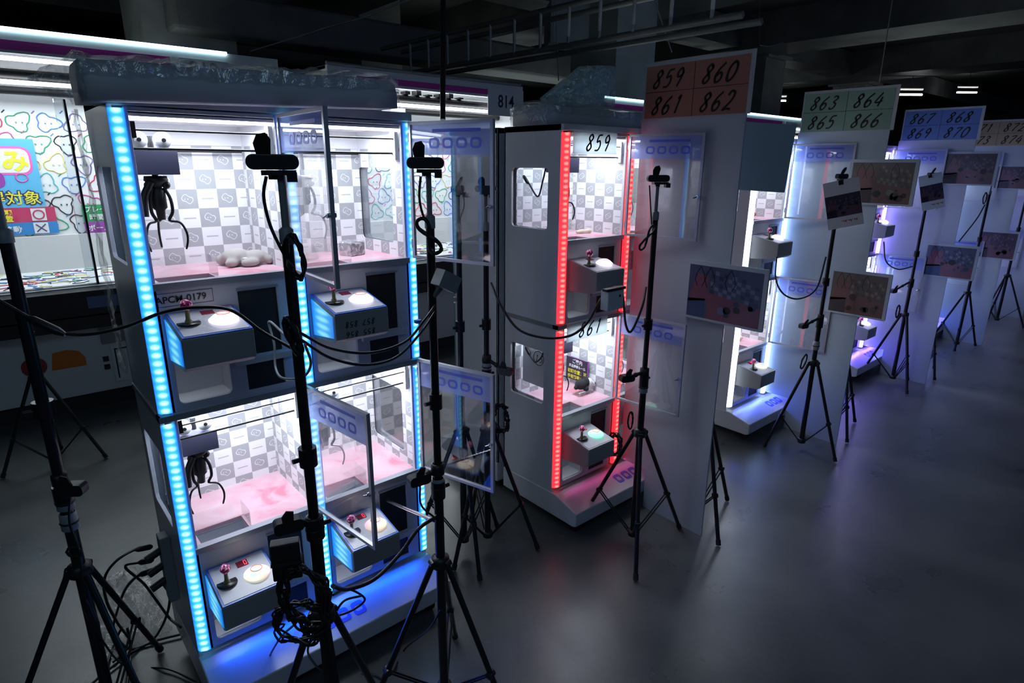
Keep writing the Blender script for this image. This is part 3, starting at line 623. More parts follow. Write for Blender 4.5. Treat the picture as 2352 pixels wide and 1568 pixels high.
def paper(c, w, h, rz, tilt, pal, seed, label):
    fn = lambda u, v, t: (u, -t, v)
    mb = MB().box(-w/2, w/2, 0, .0012, -h/2, h/2); picture(mb, fn, -w/2+.002, w/2-.002, -h*.26, h*.20, pal, seed, .0002)
    for k in range(9): mb.prism(rect(-w*.1+k*.009, -w*.1+k*.009+.006, -h*.36-.004*(k % 3), -h*.36+.003), fn, .0002, .0004, 7)
    mb.box(-.012, .012, -.002, .03, h*.40, h*.5, 6)
    o = mb.build('paper_print', ['paper']+pic_mats(pal, seed)+['led_ink'])
    o.rotation_euler = (0, tilt, rz); o.location = c
    return tag(o, label, 'paper')
MT['led_ink'] = mat('red_pen', (.5, .03, .03), .5)

# ------------------------------------------------------------------ wrapped headers on the roofs
def wrapped(name, x0, x1, y0, y1, z0, h, label, seed, tail=True):
    random.seed(seed)
    e = empty(name, ((x0+x1)/2, (y0+y1)/2, z0), 0, label=label, cat='wrapped header')
    w = (x1-x0)/2; dp = (y1-y0)/2
    mb = MB(); n = 14; prof = [(-dp, 0), (-dp*1.02, h*.5), (-dp*.95, h*.82), (-dp*.7, h), (dp*.6, h*1.05), (dp, h*.8), (dp, 0)]
    vs = []; N = len(prof)
    for i in range(n+1):
        x = -w+2*w*i/n
        for (u, v) in prof: vs.append((x, u+random.uniform(-.004, .004), v*(1+.04*math.sin(i*1.3))+random.uniform(-.003, .003)*(v > 0)))
    fs = [(i*N+j, i*N+j+1, (i+1)*N+j+1, (i+1)*N+j) for i in range(n) for j in range(N-1)]+[(i*N+N-1, i*N, (i+1)*N, (i+1)*N+N-1) for i in range(n)]
    fs += [tuple(range(N)), tuple(range(n*N, n*N+N))[::-1]]
    mb.add(vs, fs, 0, True); mb.build('padded_header', 'foam', e)
    # crinkled film skin and the gathered tail at the left end
    mb = MB(); vs = []; k = 44
    for i in range(k+1):
        x = -w*1.02+2.04*w*i/k
        for (u, v) in prof: vs.append((x, u*1.05+random.uniform(-.005, .006), .003+v*1.08+random.uniform(-.003, .010)*(v > 0)))
    mb.add(vs, [(i*N+j, i*N+j+1, (i+1)*N+j+1, (i+1)*N+j) for i in range(k) for j in range(1, N-1)], 0, False)
    if tail:
        for sgn in (-1, 1):
            L = .09 if sgn < 0 else .05; vs = []; q = 7
            for i in range(q+1):
                f_ = i/q; s_ = (1-f_)**.8
                for (u, v) in prof: vs.append((sgn*(w*1.01+L*f_), u*1.04*s_+random.uniform(-.012, .012), .003+(v*1.08-h*.45)*s_+h*.45+random.uniform(-.010, .010)))
            mb.add(vs, [(i*N+j, i*N+j+1, (i+1)*N+j+1, (i+1)*N+j) for i in range(q) for j in range(N-1)], 0, False)
    mb.build('film_wrap', 'wrap', e)
    return e
wrapped('wrapped_header', .235, 1.035, 1.742, 1.97, 1.866, .086, 'long grey padded header wrapped in film on the nearest cabinet', 3).rotation_euler = (0, math.radians(-1.9), 0)
wrapped('wrapped_header', 1.86, 2.70, 1.93, 2.15, 1.878, .08, 'grey padded header wrapped in film on the red-lit cabinet', 5)
random.seed(11)
# clear bag peaking over the red-lit cabinet
mb = MB(); V = [Vector(p) for p in ((2.022, 2.151, 2.006), (2.261, 2.141, 2.161), (2.373, 2.118, 2.174), (2.477, 2.098, 2.178), (2.396, 2.025, 1.984), (2.149, 2.026, 1.969), (1.991, 2.089, 1.954))]
ctr = sum(V, Vector())/len(V); back = Vector((.03, .10, 0)); nseg = 6
ring = []
for i in range(len(V)):
    a, b = V[i], V[(i+1) % len(V)]
    for j in range(nseg): ring.append(a.lerp(b, j/nseg))
K = 7; vs = []
for side in (-1, 1):
    for k in range(K):
        f_ = k/K
        for i, p in enumerate(ring):
            bul = side*(math.sqrt(max(0, 1-(1-f_)**2)))*.07
            q = p.lerp(ctr, f_)+Vector((-.5*bul, -.8*bul, 0))
            j_ = .011*(0 if k == 0 else 1); vs.append(q+Vector((random.uniform(-j_, j_), random.uniform(-j_, j_), random.uniform(-j_, j_))))
m = len(ring)
for s_ in range(2):
    b0 = s_*K*m
    mb.add(vs[b0:b0+K*m]+[ctr+Vector((-.5, -.8, 0))*(.07*(1 if s_ else -1))], [(k*m+i, k*m+(i+1) % m, (k+1)*m+(i+1) % m, (k+1)*m+i) for k in range(K-1) for i in range(m)]+[((K-1)*m+i, (K-1)*m+(i+1) % m, K*m) for i in range(m)], 0, False)
thing('plastic_bag', mb, 'wrap2', 'crumpled clear plastic bag peaking above the red-lit cabinet', 'plastic bag')
# cling film down the rear left edge of the nearest cabinet
mb = MB(); vs = []
for i in range(26):
    z = 1.86-i*.032
    for j in range(6):
        vs.append((.268-.006*math.sin(j*1.7+i)+random.uniform(-.006, .006), 2.20+j*.022+random.uniform(-.005, .005), z))
mb.add(vs, [(i*6+j, i*6+j+1, (i+1)*6+j+1, (i+1)*6+j) for i in range(25) for j in range(5)], 0, False)
thing('plastic_film', mb, 'wrap', 'strip of clear film hanging at the rear left edge of the nearest cabinet', 'plastic film')

# ------------------------------------------------------------------ stands and cameras
def stand(x, y, label, top=1.66, hub=.565, r=.25, a0=0, legs=None, bottom=.05, rad=.0115, low=.0145, wrapz=None, mid=1.05, group=None):
    e = empty('tripod_stand', (x, y, 0), 0, label=label, cat='tripod', group=group)
    MB().tube([(0, 0, bottom), (0, 0, hub+.26)], low, n=12).tube([(0, 0, hub+.22), (0, 0, hub+.275)], low*1.45, n=12).tube([(0, 0, hub+.25), (low*2.6, 0, hub+.25)], .006).build('lower_tube', 'blackm', e)
    MB().tube([(0, 0, hub+.26), (0, 0, top-.12)], rad, n=12).tube([(0, 0, mid), (0, 0, mid+.045)], rad*1.7, n=12).tube([(0, 0, mid+.02), (-rad*3, 0, mid+.02)], .006).build('middle_tube', 'blackm', e)
    MB().tube([(0, 0, top-.12), (0, 0, top)], rad*.62, n=10).lathe([(rad*1.2, 0), (rad*1.2, .03), (rad*.7, .035)], (0, 0, top-.14)).build('upper_tube', 'grey', e)
    MB().lathe([(low, 0), (low*1.9, .004), (low*1.9, .035), (low, .04)], (0, 0, hub-.02), n=14).build('hub', 'black', e)
    MB().lathe([(low, 0), (low*1.6, .003), (low*1.6, .028), (low, .03)], (0, 0, bottom), n=14).build('lower_collar', 'black', e)
    for i in range(3):
        a = math.radians(a0+120*i) if legs is None else math.radians(legs[i][0]); rr = r if legs is None else legs[i][1]
        ca, sa = math.cos(a), math.sin(a); p0 = Vector((ca*low*1.7, sa*low*1.7, hub)); p1 = Vector((ca*rr, sa*rr, .008)); pm = p0.lerp(p1, .62)
        l = MB().tube([p0, p1], .0095, n=8).tube([p0-Vector((-sa, ca, 0))*.012, p0+Vector((-sa, ca, 0))*.012], .012, n=8).build('leg', 'blackm', e)
        MB().tube([p0.lerp(p1, .96), p1], .012, n=8).build('foot', 'rubber', l)
        sd = Vector((-sa, ca, 0))*.007
        b = MB()
        for s_ in (-1, 1): b.tube([pm+sd*s_, Vector((ca*low*1.4, sa*low*1.4, bottom+.015))+sd*s_], .0035, n=6)
        b.tube([pm-sd*1.6, pm+sd*1.6], .0125, n=8).build('brace', 'blackm', e)
    if wrapz:
        for z in wrapz: MB().lathe([(low*1.1, 0), (low*1.35, .003), (low*1.3, .05), (low*1.1, .055)], (0, 0, z)).tube([(low*math.cos(t)*1.35, low*math.sin(t)*1.35, z+.025) for t in [2*PI*i/12 for i in range(12)]], .003, 1, n=5, closed=True).build('tape_wrap', ['tape', 'black'], e)
    return e
def webcam(loc, rz, label, s=1.0, roll=0, pitch=0, flap=25, group=None, clamp=None):
    e = empty('webcam', loc, rz, label=label, cat='webcam', group=group)
    e.rotation_euler = (pitch, roll, rz); e.scale = (s, s, s)
    # faces local +Y
    prof = rrect(-.047, .047, .012, .040, .013, 5)
    MB().prism(prof, lambda u, v, t: (u, t, v), -.012, .013).build('camera_body', 'black', e, bevel=.002)
    MB().tube([(0, .012, .026), (0, .019, .026)], .012, n=16).tube([(0, .019, .026), (0, .0195, .026)], .008, 1, n=16).build('lens', ['black', 'chrome2'], e)
    f = math.radians(flap); fx = -.014
    MB().prism([(fx-.013, 0), (fx-.017, .022), (fx-.010, .038), (fx+.006, .042), (fx+.014, .030), (fx+.012, 0)], lambda u, v, t: (u, -.010-v*math.sin(f)+t*math.cos(f), .038+v*math.cos(f)+t*math.sin(f)), 0, .004).build('flip_cover', 'black', e)
    MB().box(-.022, .040, -.022, .014, .002, .011).box(.022, .040, -.040, -.012, -.010, .008).tube([(.0, 0, -.006), (0, 0, .004)], .010, n=12).build('mount_clip', 'black', e)
    return e
def aim(dx, dy): return math.atan2(dy, dx)-PI/2
def side_cam(px, z, base, rz, label, s=.9):
    # small camera on a short arm clamped to a pole at px=(x,y)
    e = empty('clamp_camera', (px[0], px[1], z), 0, label=label, cat='webcam')
    b = Vector(base)-Vector((px[0], px[1], z))
    MB().lathe([(.014, -.018), (.020, -.016), (.020, .016), (.014, .018)]).tube([(0, 0, 0), b*.5, b], .008).sphere(b*.5, .011).build('arm', 'black', e)
    c, s_ = math.cos(rz), math.sin(rz); Mx = Matrix.Translation(b) @ Matrix.Rotation(rz, 4, 'Z')
    cb = MB(); vs = lambda u, v, t: tuple(Mx @ Vector((u*s, t*s, v*s)))
    cb.prism(rrect(-.030, .030, -.014, .014, .010, 4), vs, -.013, .013).build('camera_body', 'black', e)
    MB().tube([Mx @ Vector((0, .012*s, 0)), Mx @ Vector((0, .019*s, 0))], .010*s, 0, n=14).build('lens', 'chrome2', e)
    MB().prism([(-.012, .012), (-.014, .030), (-.004, .046), (.010, .040), (.010, .012)], lambda u, v, t: tuple(Mx @ Vector((u*s, (-.012-.4*(v-.012)+t)*s, v*s))), 0, .004).build('flip_cover', 'black', e)
    return e
S0 = (.04, 1.98); S1 = (.471, 1.253); S2 = (.884, 1.349); S3 = (2.055, 1.497); S4 = (1.53, 1.93); S5 = (1.425, 1.972); S6 = (3.66, 1.44); S7 = (5.44, 1.503); S8 = (7.04, 1.46); SB = (2.496, 1.434); SC2 = (4.15, 1.45); SD2 = (5.95, 1.45); S10 = (.08, 4.14); S9 = (8.55, 1.45)
stand(*S0, 'black tripod stand at the far left foreground with two taped joints', legs=[(51, .285), (171, .285), (291, .285)], wrapz=(.765, .70), low=.0165, rad=.015)
stand(*S1, 'black tripod stand nearest the camera with a cable bundle at its hub', hub=.64, a0=20, wrapz=(.86,), top=1.695, low=.0150, rad=.0120)
stand(*S2, 'black tripod stand in the centre foreground with a figure-eight of cable', a0=47.4, r=.281, hub=.545, wrapz=(.775,), top=1.695)
stand(*S3, 'black tripod stand in front of the tall board beside the red-lit cabinet', legs=[(-14.4, .286), (-138.5, .267), (101, .29)], wrapz=(.765,), top=1.645, hub=.575)
stand(*S4, 'black tripod stand between the cyan-lit and red-lit cabinets, the nearer to the red one', a0=-48+0, r=.235, top=1.60, wrapz=(.86,), hub=.60)
stand(*S5, 'black tripod stand seen through the open cyan-lit doors', a0=10, r=.235, top=1.60, hub=.60)
stand(*S6, 'black tripod stand in front of the board under the green number sign', legs=[(132.8, .22), (-92.6, .217), (20, .22)], top=1.64, hub=.578, wrapz=(.66,))
stand(*S7, 'black tripod stand in front of the board under the blue number sign', legs=[(102.7, .246), (-137, .246), (-17, .20)], top=1.64, hub=.59)
stand(*S8, 'black tripod stand in front of the board under the yellow number sign', legs=[(190, .12), (-20, .29), (60, .3)], top=1.62)
stand(*S9, 'farthest black tripod stand at the right edge', a0=30, top=1.55)
stand(*SB, 'black tripod stand standing behind the board of the red-lit cabinet', legs=[(-124.6, .255), (-4.7, .256), (115.3, .256)], top=1.6)
stand(*SC2, 'black tripod stand standing behind the board under the green number sign', legs=[(-15.5, .236), (104.5, .236), (224.5, .236)], top=1.6)
stand(*SD2, 'black tripod stand standing behind the board under the blue number sign', legs=[(-13.9, .212), (106, .212), (226, .212)], top=1.6)
stand(*S10, 'black tripod stand in front of the left booth by the orange emblem', legs=[(-9.5, .245), (170, .245), (80, .28)], top=1.62)
webcam((S1[0]-.012, S1[1]+.005, 1.690), aim(.32, .95), 'black webcam with raised cover, nearest to the camera', 1.05)
webcam((S2[0]-.008, S2[1], 1.692), aim(.55, .83), 'black webcam on the centre stand above the figure-eight cable')
webcam((S3[0], S3[1], 1.642), aim(.55, .83), 'black webcam in front of the open door of the red-lit cabinet', .95)
webcam((S4[0], S4[1], 1.60), aim(.75, .66), 'black webcam in the gap left of the red-lit cabinet', .9)
webcam((S5[0], S5[1], 1.60), aim(-.5, .85), 'black webcam seen through the upper right open door of the nearest cabinet', .9)
webcam((S6[0], S6[1], 1.64), aim(.2, .98), 'black webcam above a hanging paper print under the green number sign', .95)
webcam((S7[0], S7[1], 1.64), aim(.2, .98), 'black webcam above a small paper print under the blue number sign', .95)
side_cam(S0, .86, (0.060, 1.923, 0.848), aim(.6, .8), 'small camera on a sideways arm at the far left stand', 1.2)
side_cam(S1, .90, (0.414, 1.263, 0.913), aim(.2, .98), 'small camera clamped low on the stand nearest the camera', 1.1)
side_cam(S2, .86, (0.831, 1.368, 0.837), aim(.1, .98), 'small camera clamped low on the centre foreground stand', 1.1)
side_cam(S3, .86, (1.975, 1.527, 0.842), aim(.3, .9), 'small camera clamped left of the stand by the red-lit cabinet', 1.1)
side_cam(S4, .92, (1.573, 1.853, 0.875), aim(.9, .3), 'small camera beside the side window of the red-lit cabinet', 1.1)
side_cam(S6, .86, (3.560, 1.487, 0.815), aim(.2, .9), 'small camera clamped low on the stand under the green number sign', 1.0)
side_cam(S7, .86, (5.310, 1.576, 0.786), aim(.2, .9), 'small camera clamped low on the stand under the blue number sign', 1.1)
paper((3.652, 1.407, 1.518), .180, .262, math.radians(-58), math.radians(-14), 'p', 3, 'white sheet with a printed photo and red notes hanging tilted from a stand')
paper((5.423, 1.478, 1.541), .15, .26, math.radians(-58), math.radians(-15), 'p', 12, 'small tilted paper print hanging left of the dark purple photo')

# ------------------------------------------------------------------ cables
def cable(pts, label, r=.0035, m='cable', n=8, cat='cable', plugs=()):
    mb = MB().tube(spline(pts, n), r, n=6)
    for a, b, rr in plugs: mb.tube([a, Vector(a).lerp(Vector(b), .15), Vector(a).lerp(Vector(b), .8), b], [rr*.5, rr, rr, rr*.5], n=8)
    return thing('cable', mb, m, label, cat)
cable([(0.442, 1.252, 1.690), (0.435, 1.258, 1.652), (0.439, 1.254, 1.601), (0.450, 1.245, 1.558), (0.466, 1.244, 1.521)], 'black lead curving down from the nearest webcam')
cable([(0.858, 1.345, 1.685), (0.854, 1.348, 1.637), (0.859, 1.344, 1.594), (0.877, 1.342, 1.560)], 'black lead dropping from the webcam of the centre stand')
cable([(-0.011, 1.759, 1.427), (0.040, 1.712, 1.383), (0.079, 1.678, 1.348), (0.138, 1.637, 1.338), (0.209, 1.582, 1.356), (0.275, 1.537, 1.386), (0.334, 1.477, 1.401), (0.390, 1.414, 1.398), (0.427, 1.340, 1.359), (0.457, 1.245, 1.335)], 'long black extension lead crossing in front of the nearest cabinet', .004, plugs=(((0.040, 1.711, 1.380), (0.100, 1.657, 1.340), .010),))
cable([(0.471, 1.227, 1.370), (0.553, 1.267, 1.311), (0.650, 1.268, 1.281), (0.752, 1.278, 1.287), (0.820, 1.291, 1.330), (0.879, 1.327, 1.355)], 'upper black lead slung between the two foreground stands', .0035)
cable([(0.470, 1.228, 1.356), (0.549, 1.263, 1.290), (0.637, 1.269, 1.253), (0.729, 1.284, 1.250), (0.806, 1.291, 1.297), (0.878, 1.327, 1.337)], 'lower black lead slung between the two foreground stands', .0035)
cable([(0.462, 1.234, 1.346), (0.490, 1.385, 1.333), (0.513, 1.542, 1.326), (0.503, 1.491, 1.279), (0.482, 1.437, 1.235), (0.471, 1.362, 1.232), (0.485, 1.277, 1.254), (0.497, 1.252, 1.290), (0.476, 1.222, 1.346)], 'grey lead looping below the control box of the nearest cabinet', .003, 'cablew')
cable([(1.533, 1.901, 1.251), (1.476, 1.772, 1.191), (1.485, 1.678, 1.112), (1.541, 1.592, 1.086), (1.632, 1.542, 1.089), (1.720, 1.536, 1.128), (1.816, 1.562, 1.197), (1.884, 1.571, 1.231), (1.934, 1.557, 1.236), (1.919, 1.525, 1.189), (1.893, 1.486, 1.101), (1.905, 1.465, 1.075), (1.955, 1.458, 1.168), (2.025, 1.497, 1.234)], 'black lead sagging across the front of the red-lit cabinet', .005)
cable([(3.475, 1.660, 1.209), (3.418, 1.622, 1.092), (3.417, 1.564, 1.012), (3.459, 1.492, 0.991), (3.524, 1.432, 1.052), (3.623, 1.445, 1.220)], 'black lead sagging between the white-lit cabinet and its stand', .005)
cable([(5.174, 1.660, 1.170), (5.317, 1.666, 1.007), (5.319, 1.576, 0.956), (5.407, 1.505, 0.977)], 'black lead sagging under the violet-lit control box', .005)
cable([(6.999, 1.469, 1.390), (6.955, 1.494, 1.273), (6.905, 1.537, 1.154), (6.860, 1.576, 1.053)], 'black lead with a joint hanging below the dark purple photo', .006)
cable([(1.424, 1.946, 1.638), (1.431, 1.940, 1.565), (1.417, 1.952, 1.498), (1.427, 1.957, 1.412)], 'thin lead on the stand behind the open cyan-lit doors', .003)
cable([(2.014, 1.506, 1.641), (2.021, 1.500, 1.566), (2.038, 1.499, 1.480)], 'thin lead dropping from the webcam by the red-lit cabinet', .0028)
cable([(0.052, 1.930, 0.823), (0.039, 1.941, 0.740), (0.045, 1.936, 0.655), (0.040, 1.940, 0.553), (0.036, 1.957, 0.439), (0.054, 1.968, 0.310), (0.110, 2.191, 0.010), (0.212, 2.091, 0.010), (0.278, 1.961, 0.010)], 'thin lead hanging from the far left camera to the floor', .003, plugs=(((0.033, 1.946, 0.485), (0.049, 1.959, 0.352), .012),))
cable([(0.828, 1.358, 0.821), (0.829, 1.357, 0.757), (0.865, 1.339, 0.707)], 'short lead by the low camera of the centre stand', .003)
cable([(0.486, 1.213, 0.739), (0.569, 1.319, 0.624), (0.658, 1.342, 0.597), (0.743, 1.340, 0.643), (0.803, 1.338, 0.697), (0.870, 1.341, 0.711)], 'black hose-like lead running across the front of the nearest plinth', .006)
cable([(0.817, 1.563, 0.010), (0.898, 1.624, 0.010), (0.858, 1.390, 0.279), (0.870, 1.335, 0.383)], 'black lead rising from the floor to the centre stand', .003)
# coils
def coil(c, rx, rz_, ang, turns, label, r=.0028, jig=.006, seed=1, eight=False, cat='cable'):
    random.seed(seed); pts = []; c = Vector(c); ax = Vector((math.sin(yaw), -math.cos(yaw), 0)); up = Vector((0, 0, 1)); dpt = Vector((math.cos(yaw), math.sin(yaw), 0))
    ca, sa = math.cos(ang), math.sin(ang)
    for i in range(int(turns*16)+1):
        t = 2*PI*i/16; u, v = (rx*math.cos(t), rz_*math.sin(t)) if not eight else (rx*math.sin(2*t)*.8, rz_*math.cos(t))
        u += random.uniform(-jig, jig); v += random.uniform(-jig, jig)
        pts.append(c+ax*(u*ca-v*sa)+up*(u*sa+v*ca)+dpt*random.uniform(-jig, jig))
    return thing('cable_coil', MB().tube(spline(pts, 3), r, n=5), 'cable', label, cat)
coil((0.865, 1.326, 1.538), .018, .048, math.radians(28), 5, 'figure-eight coil of black cable tied on the centre stand', .004, .002, 2, True)
coil((0.474, 1.224, 1.531), .014, .045, math.radians(8), 5, 'loose loop of black cable hanging on the nearest stand', .0032, .004, 3)
coil((0.458, 1.238, 1.365), .010, .040, math.radians(15), 3, 'dark cable joint tied on the nearest stand at mid height', .006, .003, 13)
coil((2.010, 1.496, 1.439), .012, .055, math.radians(-28), 5, 'slanted cable bundle on the stand by the red-lit cabinet', .0035, .002, 4, True)
coil((0.427, 1.238, 0.718), .050, .085, math.radians(10), 11, 'big tangled cable bundle at the hub of the nearest stand', .0032, .014, 5)
coil((0.416, 1.261, 0.640), .060, .055, math.radians(30), 7, 'loose cable loops below the big tangle of the nearest stand', .0028, .012, 15)
coil((1.556, 1.868, 0.660), .030, .065, 0, 7, 'tangled cables on the stand left of the red-lit cabinet', .004, .012, 6)
coil((2.263, 1.800, 0.340), .030, .055, 0, 8, 'tangled cables in front of the right red light strip', .003, .012, 7)
coil((0.034, 1.945, 0.644), .020, .016, 0, 5, 'small cable coil hanging from the far left camera lead', .002, .003, 8)
coil((3.584, 1.466, 0.595), .012, .045, math.radians(-12), 4, 'narrow cable loop hanging beside the stand under the green number sign', .004, .002, 9)
coil((1.995, 1.509, 0.646), .010, .04, 0, 4, 'narrow cable loop beside the low camera by the red-lit cabinet', .003, .002, 10)
coil((5.359, 1.533, 0.622), .012, .05, 0, 4, 'narrow cable loop beside the stand under the blue number sign', .005, .002, 12)
coil((6.977, 1.475, 1.449), .014, .05, 0, 3, 'narrow cable loop below the dark purple photo', .005, .002, 14)
# bundles on the floor at the lower left
random.seed(20)
for i, (pts, lab) in enumerate([
    ([(0.244, 2.133, 0.468), (0.193, 2.116, 0.488), (0.134, 2.096, 0.481), (0.097, 2.107, 0.427), (0.092, 2.140, 0.325), (0.112, 2.206, 0.183), (0.141, 2.297, 0.010), (0.078, 2.243, 0.010)], 'outer black power lead arching from the power strip to the floor'),
    ([(0.239, 2.121, 0.425), (0.199, 2.152, 0.415), (0.163, 2.177, 0.401), (0.205, 2.177, 0.314), (0.234, 2.185, 0.222), (0.264, 2.191, 0.126), (0.275, 2.060, 0.170)], 'kinked black power lead from the middle of the power strip'),
    ([(0.236, 2.111, 0.393), (0.194, 2.141, 0.375), (0.156, 2.213, 0.299), (0.123, 2.269, 0.191), (0.102, 2.313, 0.080), (0.137, 2.273, 0.010), (0.219, 2.258, 0.010), (0.301, 2.231, 0.010)], 'black power lead from the lowest socket of the power strip'),
    ([(0.256, 2.132, 0.314), (0.265, 2.108, 0.271), (0.246, 2.151, 0.162), (0.207, 2.269, 0.010), (0.133, 2.249, 0.010), (0.047, 2.207, 0.010), (-0.008, 2.170, 0.010)], 'black lead running under the power strip toward the camera'),
    ([(0.126, 2.298, 0.095), (0.095, 2.336, 0.010), (0.057, 2.235, 0.010), (0.022, 2.120, 0.010)], 'black lead of a pair on the floor, the left one'),
    ([(0.141, 2.285, 0.095), (0.137, 2.273, 0.010), (0.113, 2.163, 0.010), (0.080, 2.049, 0.010)], 'black lead of a pair on the floor, the right one')]):
    cable(pts, lab, .0045, plugs=((pts[0], pts[1], .010),) if i < 3 else ())
random.seed(21)
for i, (pts, lab) in enumerate([
    ([(0.411, 1.278, 0.631), (0.436, 1.524, 0.393), (0.485, 1.871, 0.010), (0.448, 1.735, 0.010)], 'thin black lead trailing left from the nearest stand'),
    ([(0.442, 1.252, 0.606), (0.495, 1.457, 0.351), (0.641, 1.688, 0.010), (0.756, 1.590, 0.010), (0.765, 1.487, 0.010)], 'thin black lead trailing under the nearest stand'),
    ([(0.485, 1.214, 0.714), (0.569, 1.319, 0.624), (0.613, 1.316, 0.571), (0.582, 1.331, 0.542), (0.532, 1.325, 0.557), (0.548, 1.303, 0.607), (0.600, 1.308, 0.593)], 'black lead looping on the blue-lit plinth')]):
    cable(pts, lab, .0032)
ps = empty('power_strip', (.262, 2.02, .44), 0, label='grey power strip with three plugs fixed low behind the nearest cabinet', cat='power strip')
MB().box(-.012, .018, -.02, .03, -.12, .12).build('strip_body', 'grey', ps, bevel=.003)
for k in range(3): MB().tube([(-.012, .0, .07-k*.055), (-.055, -.01, .06-k*.055)], .012, n=8).build('plug', 'black', ps)
ab = empty('adapter_box', (0.406, 1.269, 0.835), aim(.4, .9), label='black power adapter box strapped to the nearest stand', cat='adapter')
MB().box(-.035, .03, -.015, .015, -.06, .035).build('casing', 'black', ab, bevel=.003); MB().box(-.037, .032, -.017, .017, -.02, -.012).build('strap', 'rubber', ab)
st_ = empty('adapter_box', (1.852, 1.531, 1.197), 0, label='grey box with a round hole at the upper right prize mouth of the red-lit cabinet', cat='adapter')
MB().box(-.045, .05, -.02, .02, -.035, .045).build('casing', 'greyl', st_, bevel=.003); MB().tube([(.025, -.021, .02), (.025, -.0205, .02)], .006).build('button', 'black', st_)
MB().box(-.06, .055, -.024, .0, .045, .055).build('bracket', 'black', st_)
for (p, lab, m) in (((0.902, 1.307, 1.420), 'dark clamp bracket on the centre stand at mid height', 'grey'), ((1.876, 1.334, 2.240), None, None)):
    if lab: thing('clamp_bracket', MB().box(-.03, .03, -.02, .02, -.022, .022, M=Matrix.Translation(p) @ Matrix.Rotation(.5, 4, 'Y')).tube([p, Vector((S2[0], S2[1], p[2]-.05))], .008), m, lab, 'clamp')
thing('bracket_arm', MB().tube([(0.968, 1.840, 0.499), (0.873, 1.358, 0.687)], .006), 'chrome', 'silver support arm from the centre stand to the lower right hatch', 'arm')
thing('usb_plug', MB().box(-.008, .008, -.006, .006, -.004, .004, M=Matrix.Translation((0.812, 1.309, 1.324))), 'usb', 'small bright blue plug by the right cyan strip', 'plug')
# wadded film on the floor
random.seed(5); mb = MB(); vs = []; N = 16
for i in range(N):
    for j in range(N):
        u, v = i/(N-1), j/(N-1)
        h = max(0, math.sin(PI*u)*math.sin(PI*v))*.075+random.uniform(0, .028)
        vs.append((.05+.23*u+random.uniform(-.008, .008), 2.28+.52*v+random.uniform(-.012, .012), .004+h*(1 if 0 < i < N-1 and 0 < j < N-1 else 0)))
mb.add(vs, [(i*N+j, i*N+j+1, (i+1)*N+j+1, (i+1)*N+j) for i in range(N-1) for j in range(N-1)], 0, False)
thing('plastic_film', mb, 'wrapf', 'wadded clear plastic film lying on the floor left of the nearest cabinet', 'plastic film')

# ------------------------------------------------------------------ prizes
def blob(name, parts, m, label, cat, vox=.004, eyes=()):
    mb = MB()
    for c, r in parts: mb.sphere(c, r, n=16, k=10)
    o = mb.build(name, m)
    r_ = o.modifiers.new('merge', 'REMESH'); r_.mode = 'VOXEL'; r_.voxel_size = vox; r_.use_smooth_shade = True
    s_ = o.modifiers.new('soften', 'SMOOTH'); s_.iterations = 14
    return tag(o, label, cat)
MT['plush'] = mat('grey_plush', (.42, .38, .36), .9); MT['plushk'] = mat('black_plush', (.02, .02, .025), .9); MT['cream'] = mat('cream_plush', (.75, .68, .50), .9); MT['plushw'] = mat('white_plush', (.75, .75, .76), .9)
zf = ZU+.372
b = blob('plush_toy', [((.60, 2.045, zf+.028), (.045, .04, .028)), ((.655, 2.03, zf+.024), (.04, .035, .024)), ((.565, 2.07, zf+.018), (.022, .02, .018)), ((.575, 2.01, zf+.014), (.022, .016, .014)), ((.625, 1.99, zf+.014), (.03, .02, .014)), ((.69, 2.01, zf+.016), (.016, .02, .016))], 'plush', 'grey plush toy lying flat in the upper left display of the nearest cabinet', 'plush toy')
MB().sphere((.612, 1.998, zf+.026), (.008, .004, .004)).build('nose', 'plushw', b)
def b_pack(nt, b):
    n = noise(nt, 30, 3, dist=2); nt.links.new(ramp(nt, n.outputs[0], [(.42, (.03, .03, .03)), (.5, (.25, .22, .22)), (.58, (.6, .58, .6))]), b.inputs['Base Color'])
MT['pack'] = mat('printed_pack', rough=.2, build=b_pack)
p = empty('prize_box', (.995, 2.03, zf), math.radians(20), label='clear-wrapped dark prize box in the upper right display of the nearest cabinet', cat='box')
MB().box(-.034, .034, -.03, .03, 0, .045).build('box', 'pack', p, bevel=.004); MB().box(-.036, .036, -.032, .032, .0005, .052).build('wrapper', 'wrap', p, bevel=.006)
b = blob('plush_toy', [((2.19, 2.02, zf+.010), (.030, .018, .010)), ((2.22, 2.0, zf+.012), (.02, .016, .012)), ((2.165, 2.02, zf+.008), (.014, .012, .008))], 'cream', 'small cream toy on the field behind plate 859', 'plush toy')
zf2 = ZB+.372
p = empty('plush_toy', (2.215, 1.985, zf2), math.radians(-10), label='black plush toy with white face on clear studs behind plate 861', cat='plush toy')
def bl(name, parts, m, par):
    mb = MB()
    for c, r in parts: mb.sphere(c, r, n=16, k=10)
    o = mb.build(name, m, par); r_ = o.modifiers.new('merge', 'REMESH'); r_.mode = 'VOXEL'; r_.voxel_size = .003; r_.use_smooth_shade = True
bl('body', [((-.02, 0, .052), (.034, .028, .028)), ((-.05, 0, .04), (.012, .012, .012)), ((.0, -.02, .03), (.016, .012, .014)), ((.012, .0, .06), (.014, .026, .028))], 'plushk', p)
bl('face', [((.03, -.002, .052), (.024, .022, .026)), ((.05, -.006, .046), (.014, .014, .012))], 'plushw', p)
MB().sphere((.064, -.008, .046), .006).build('nose', 'plushk', p)
sb = empty('prize_stand', (2.205, 1.985, zf2), 0, label='row of clear studs under the black plush toy behind plate 861', cat='stand')
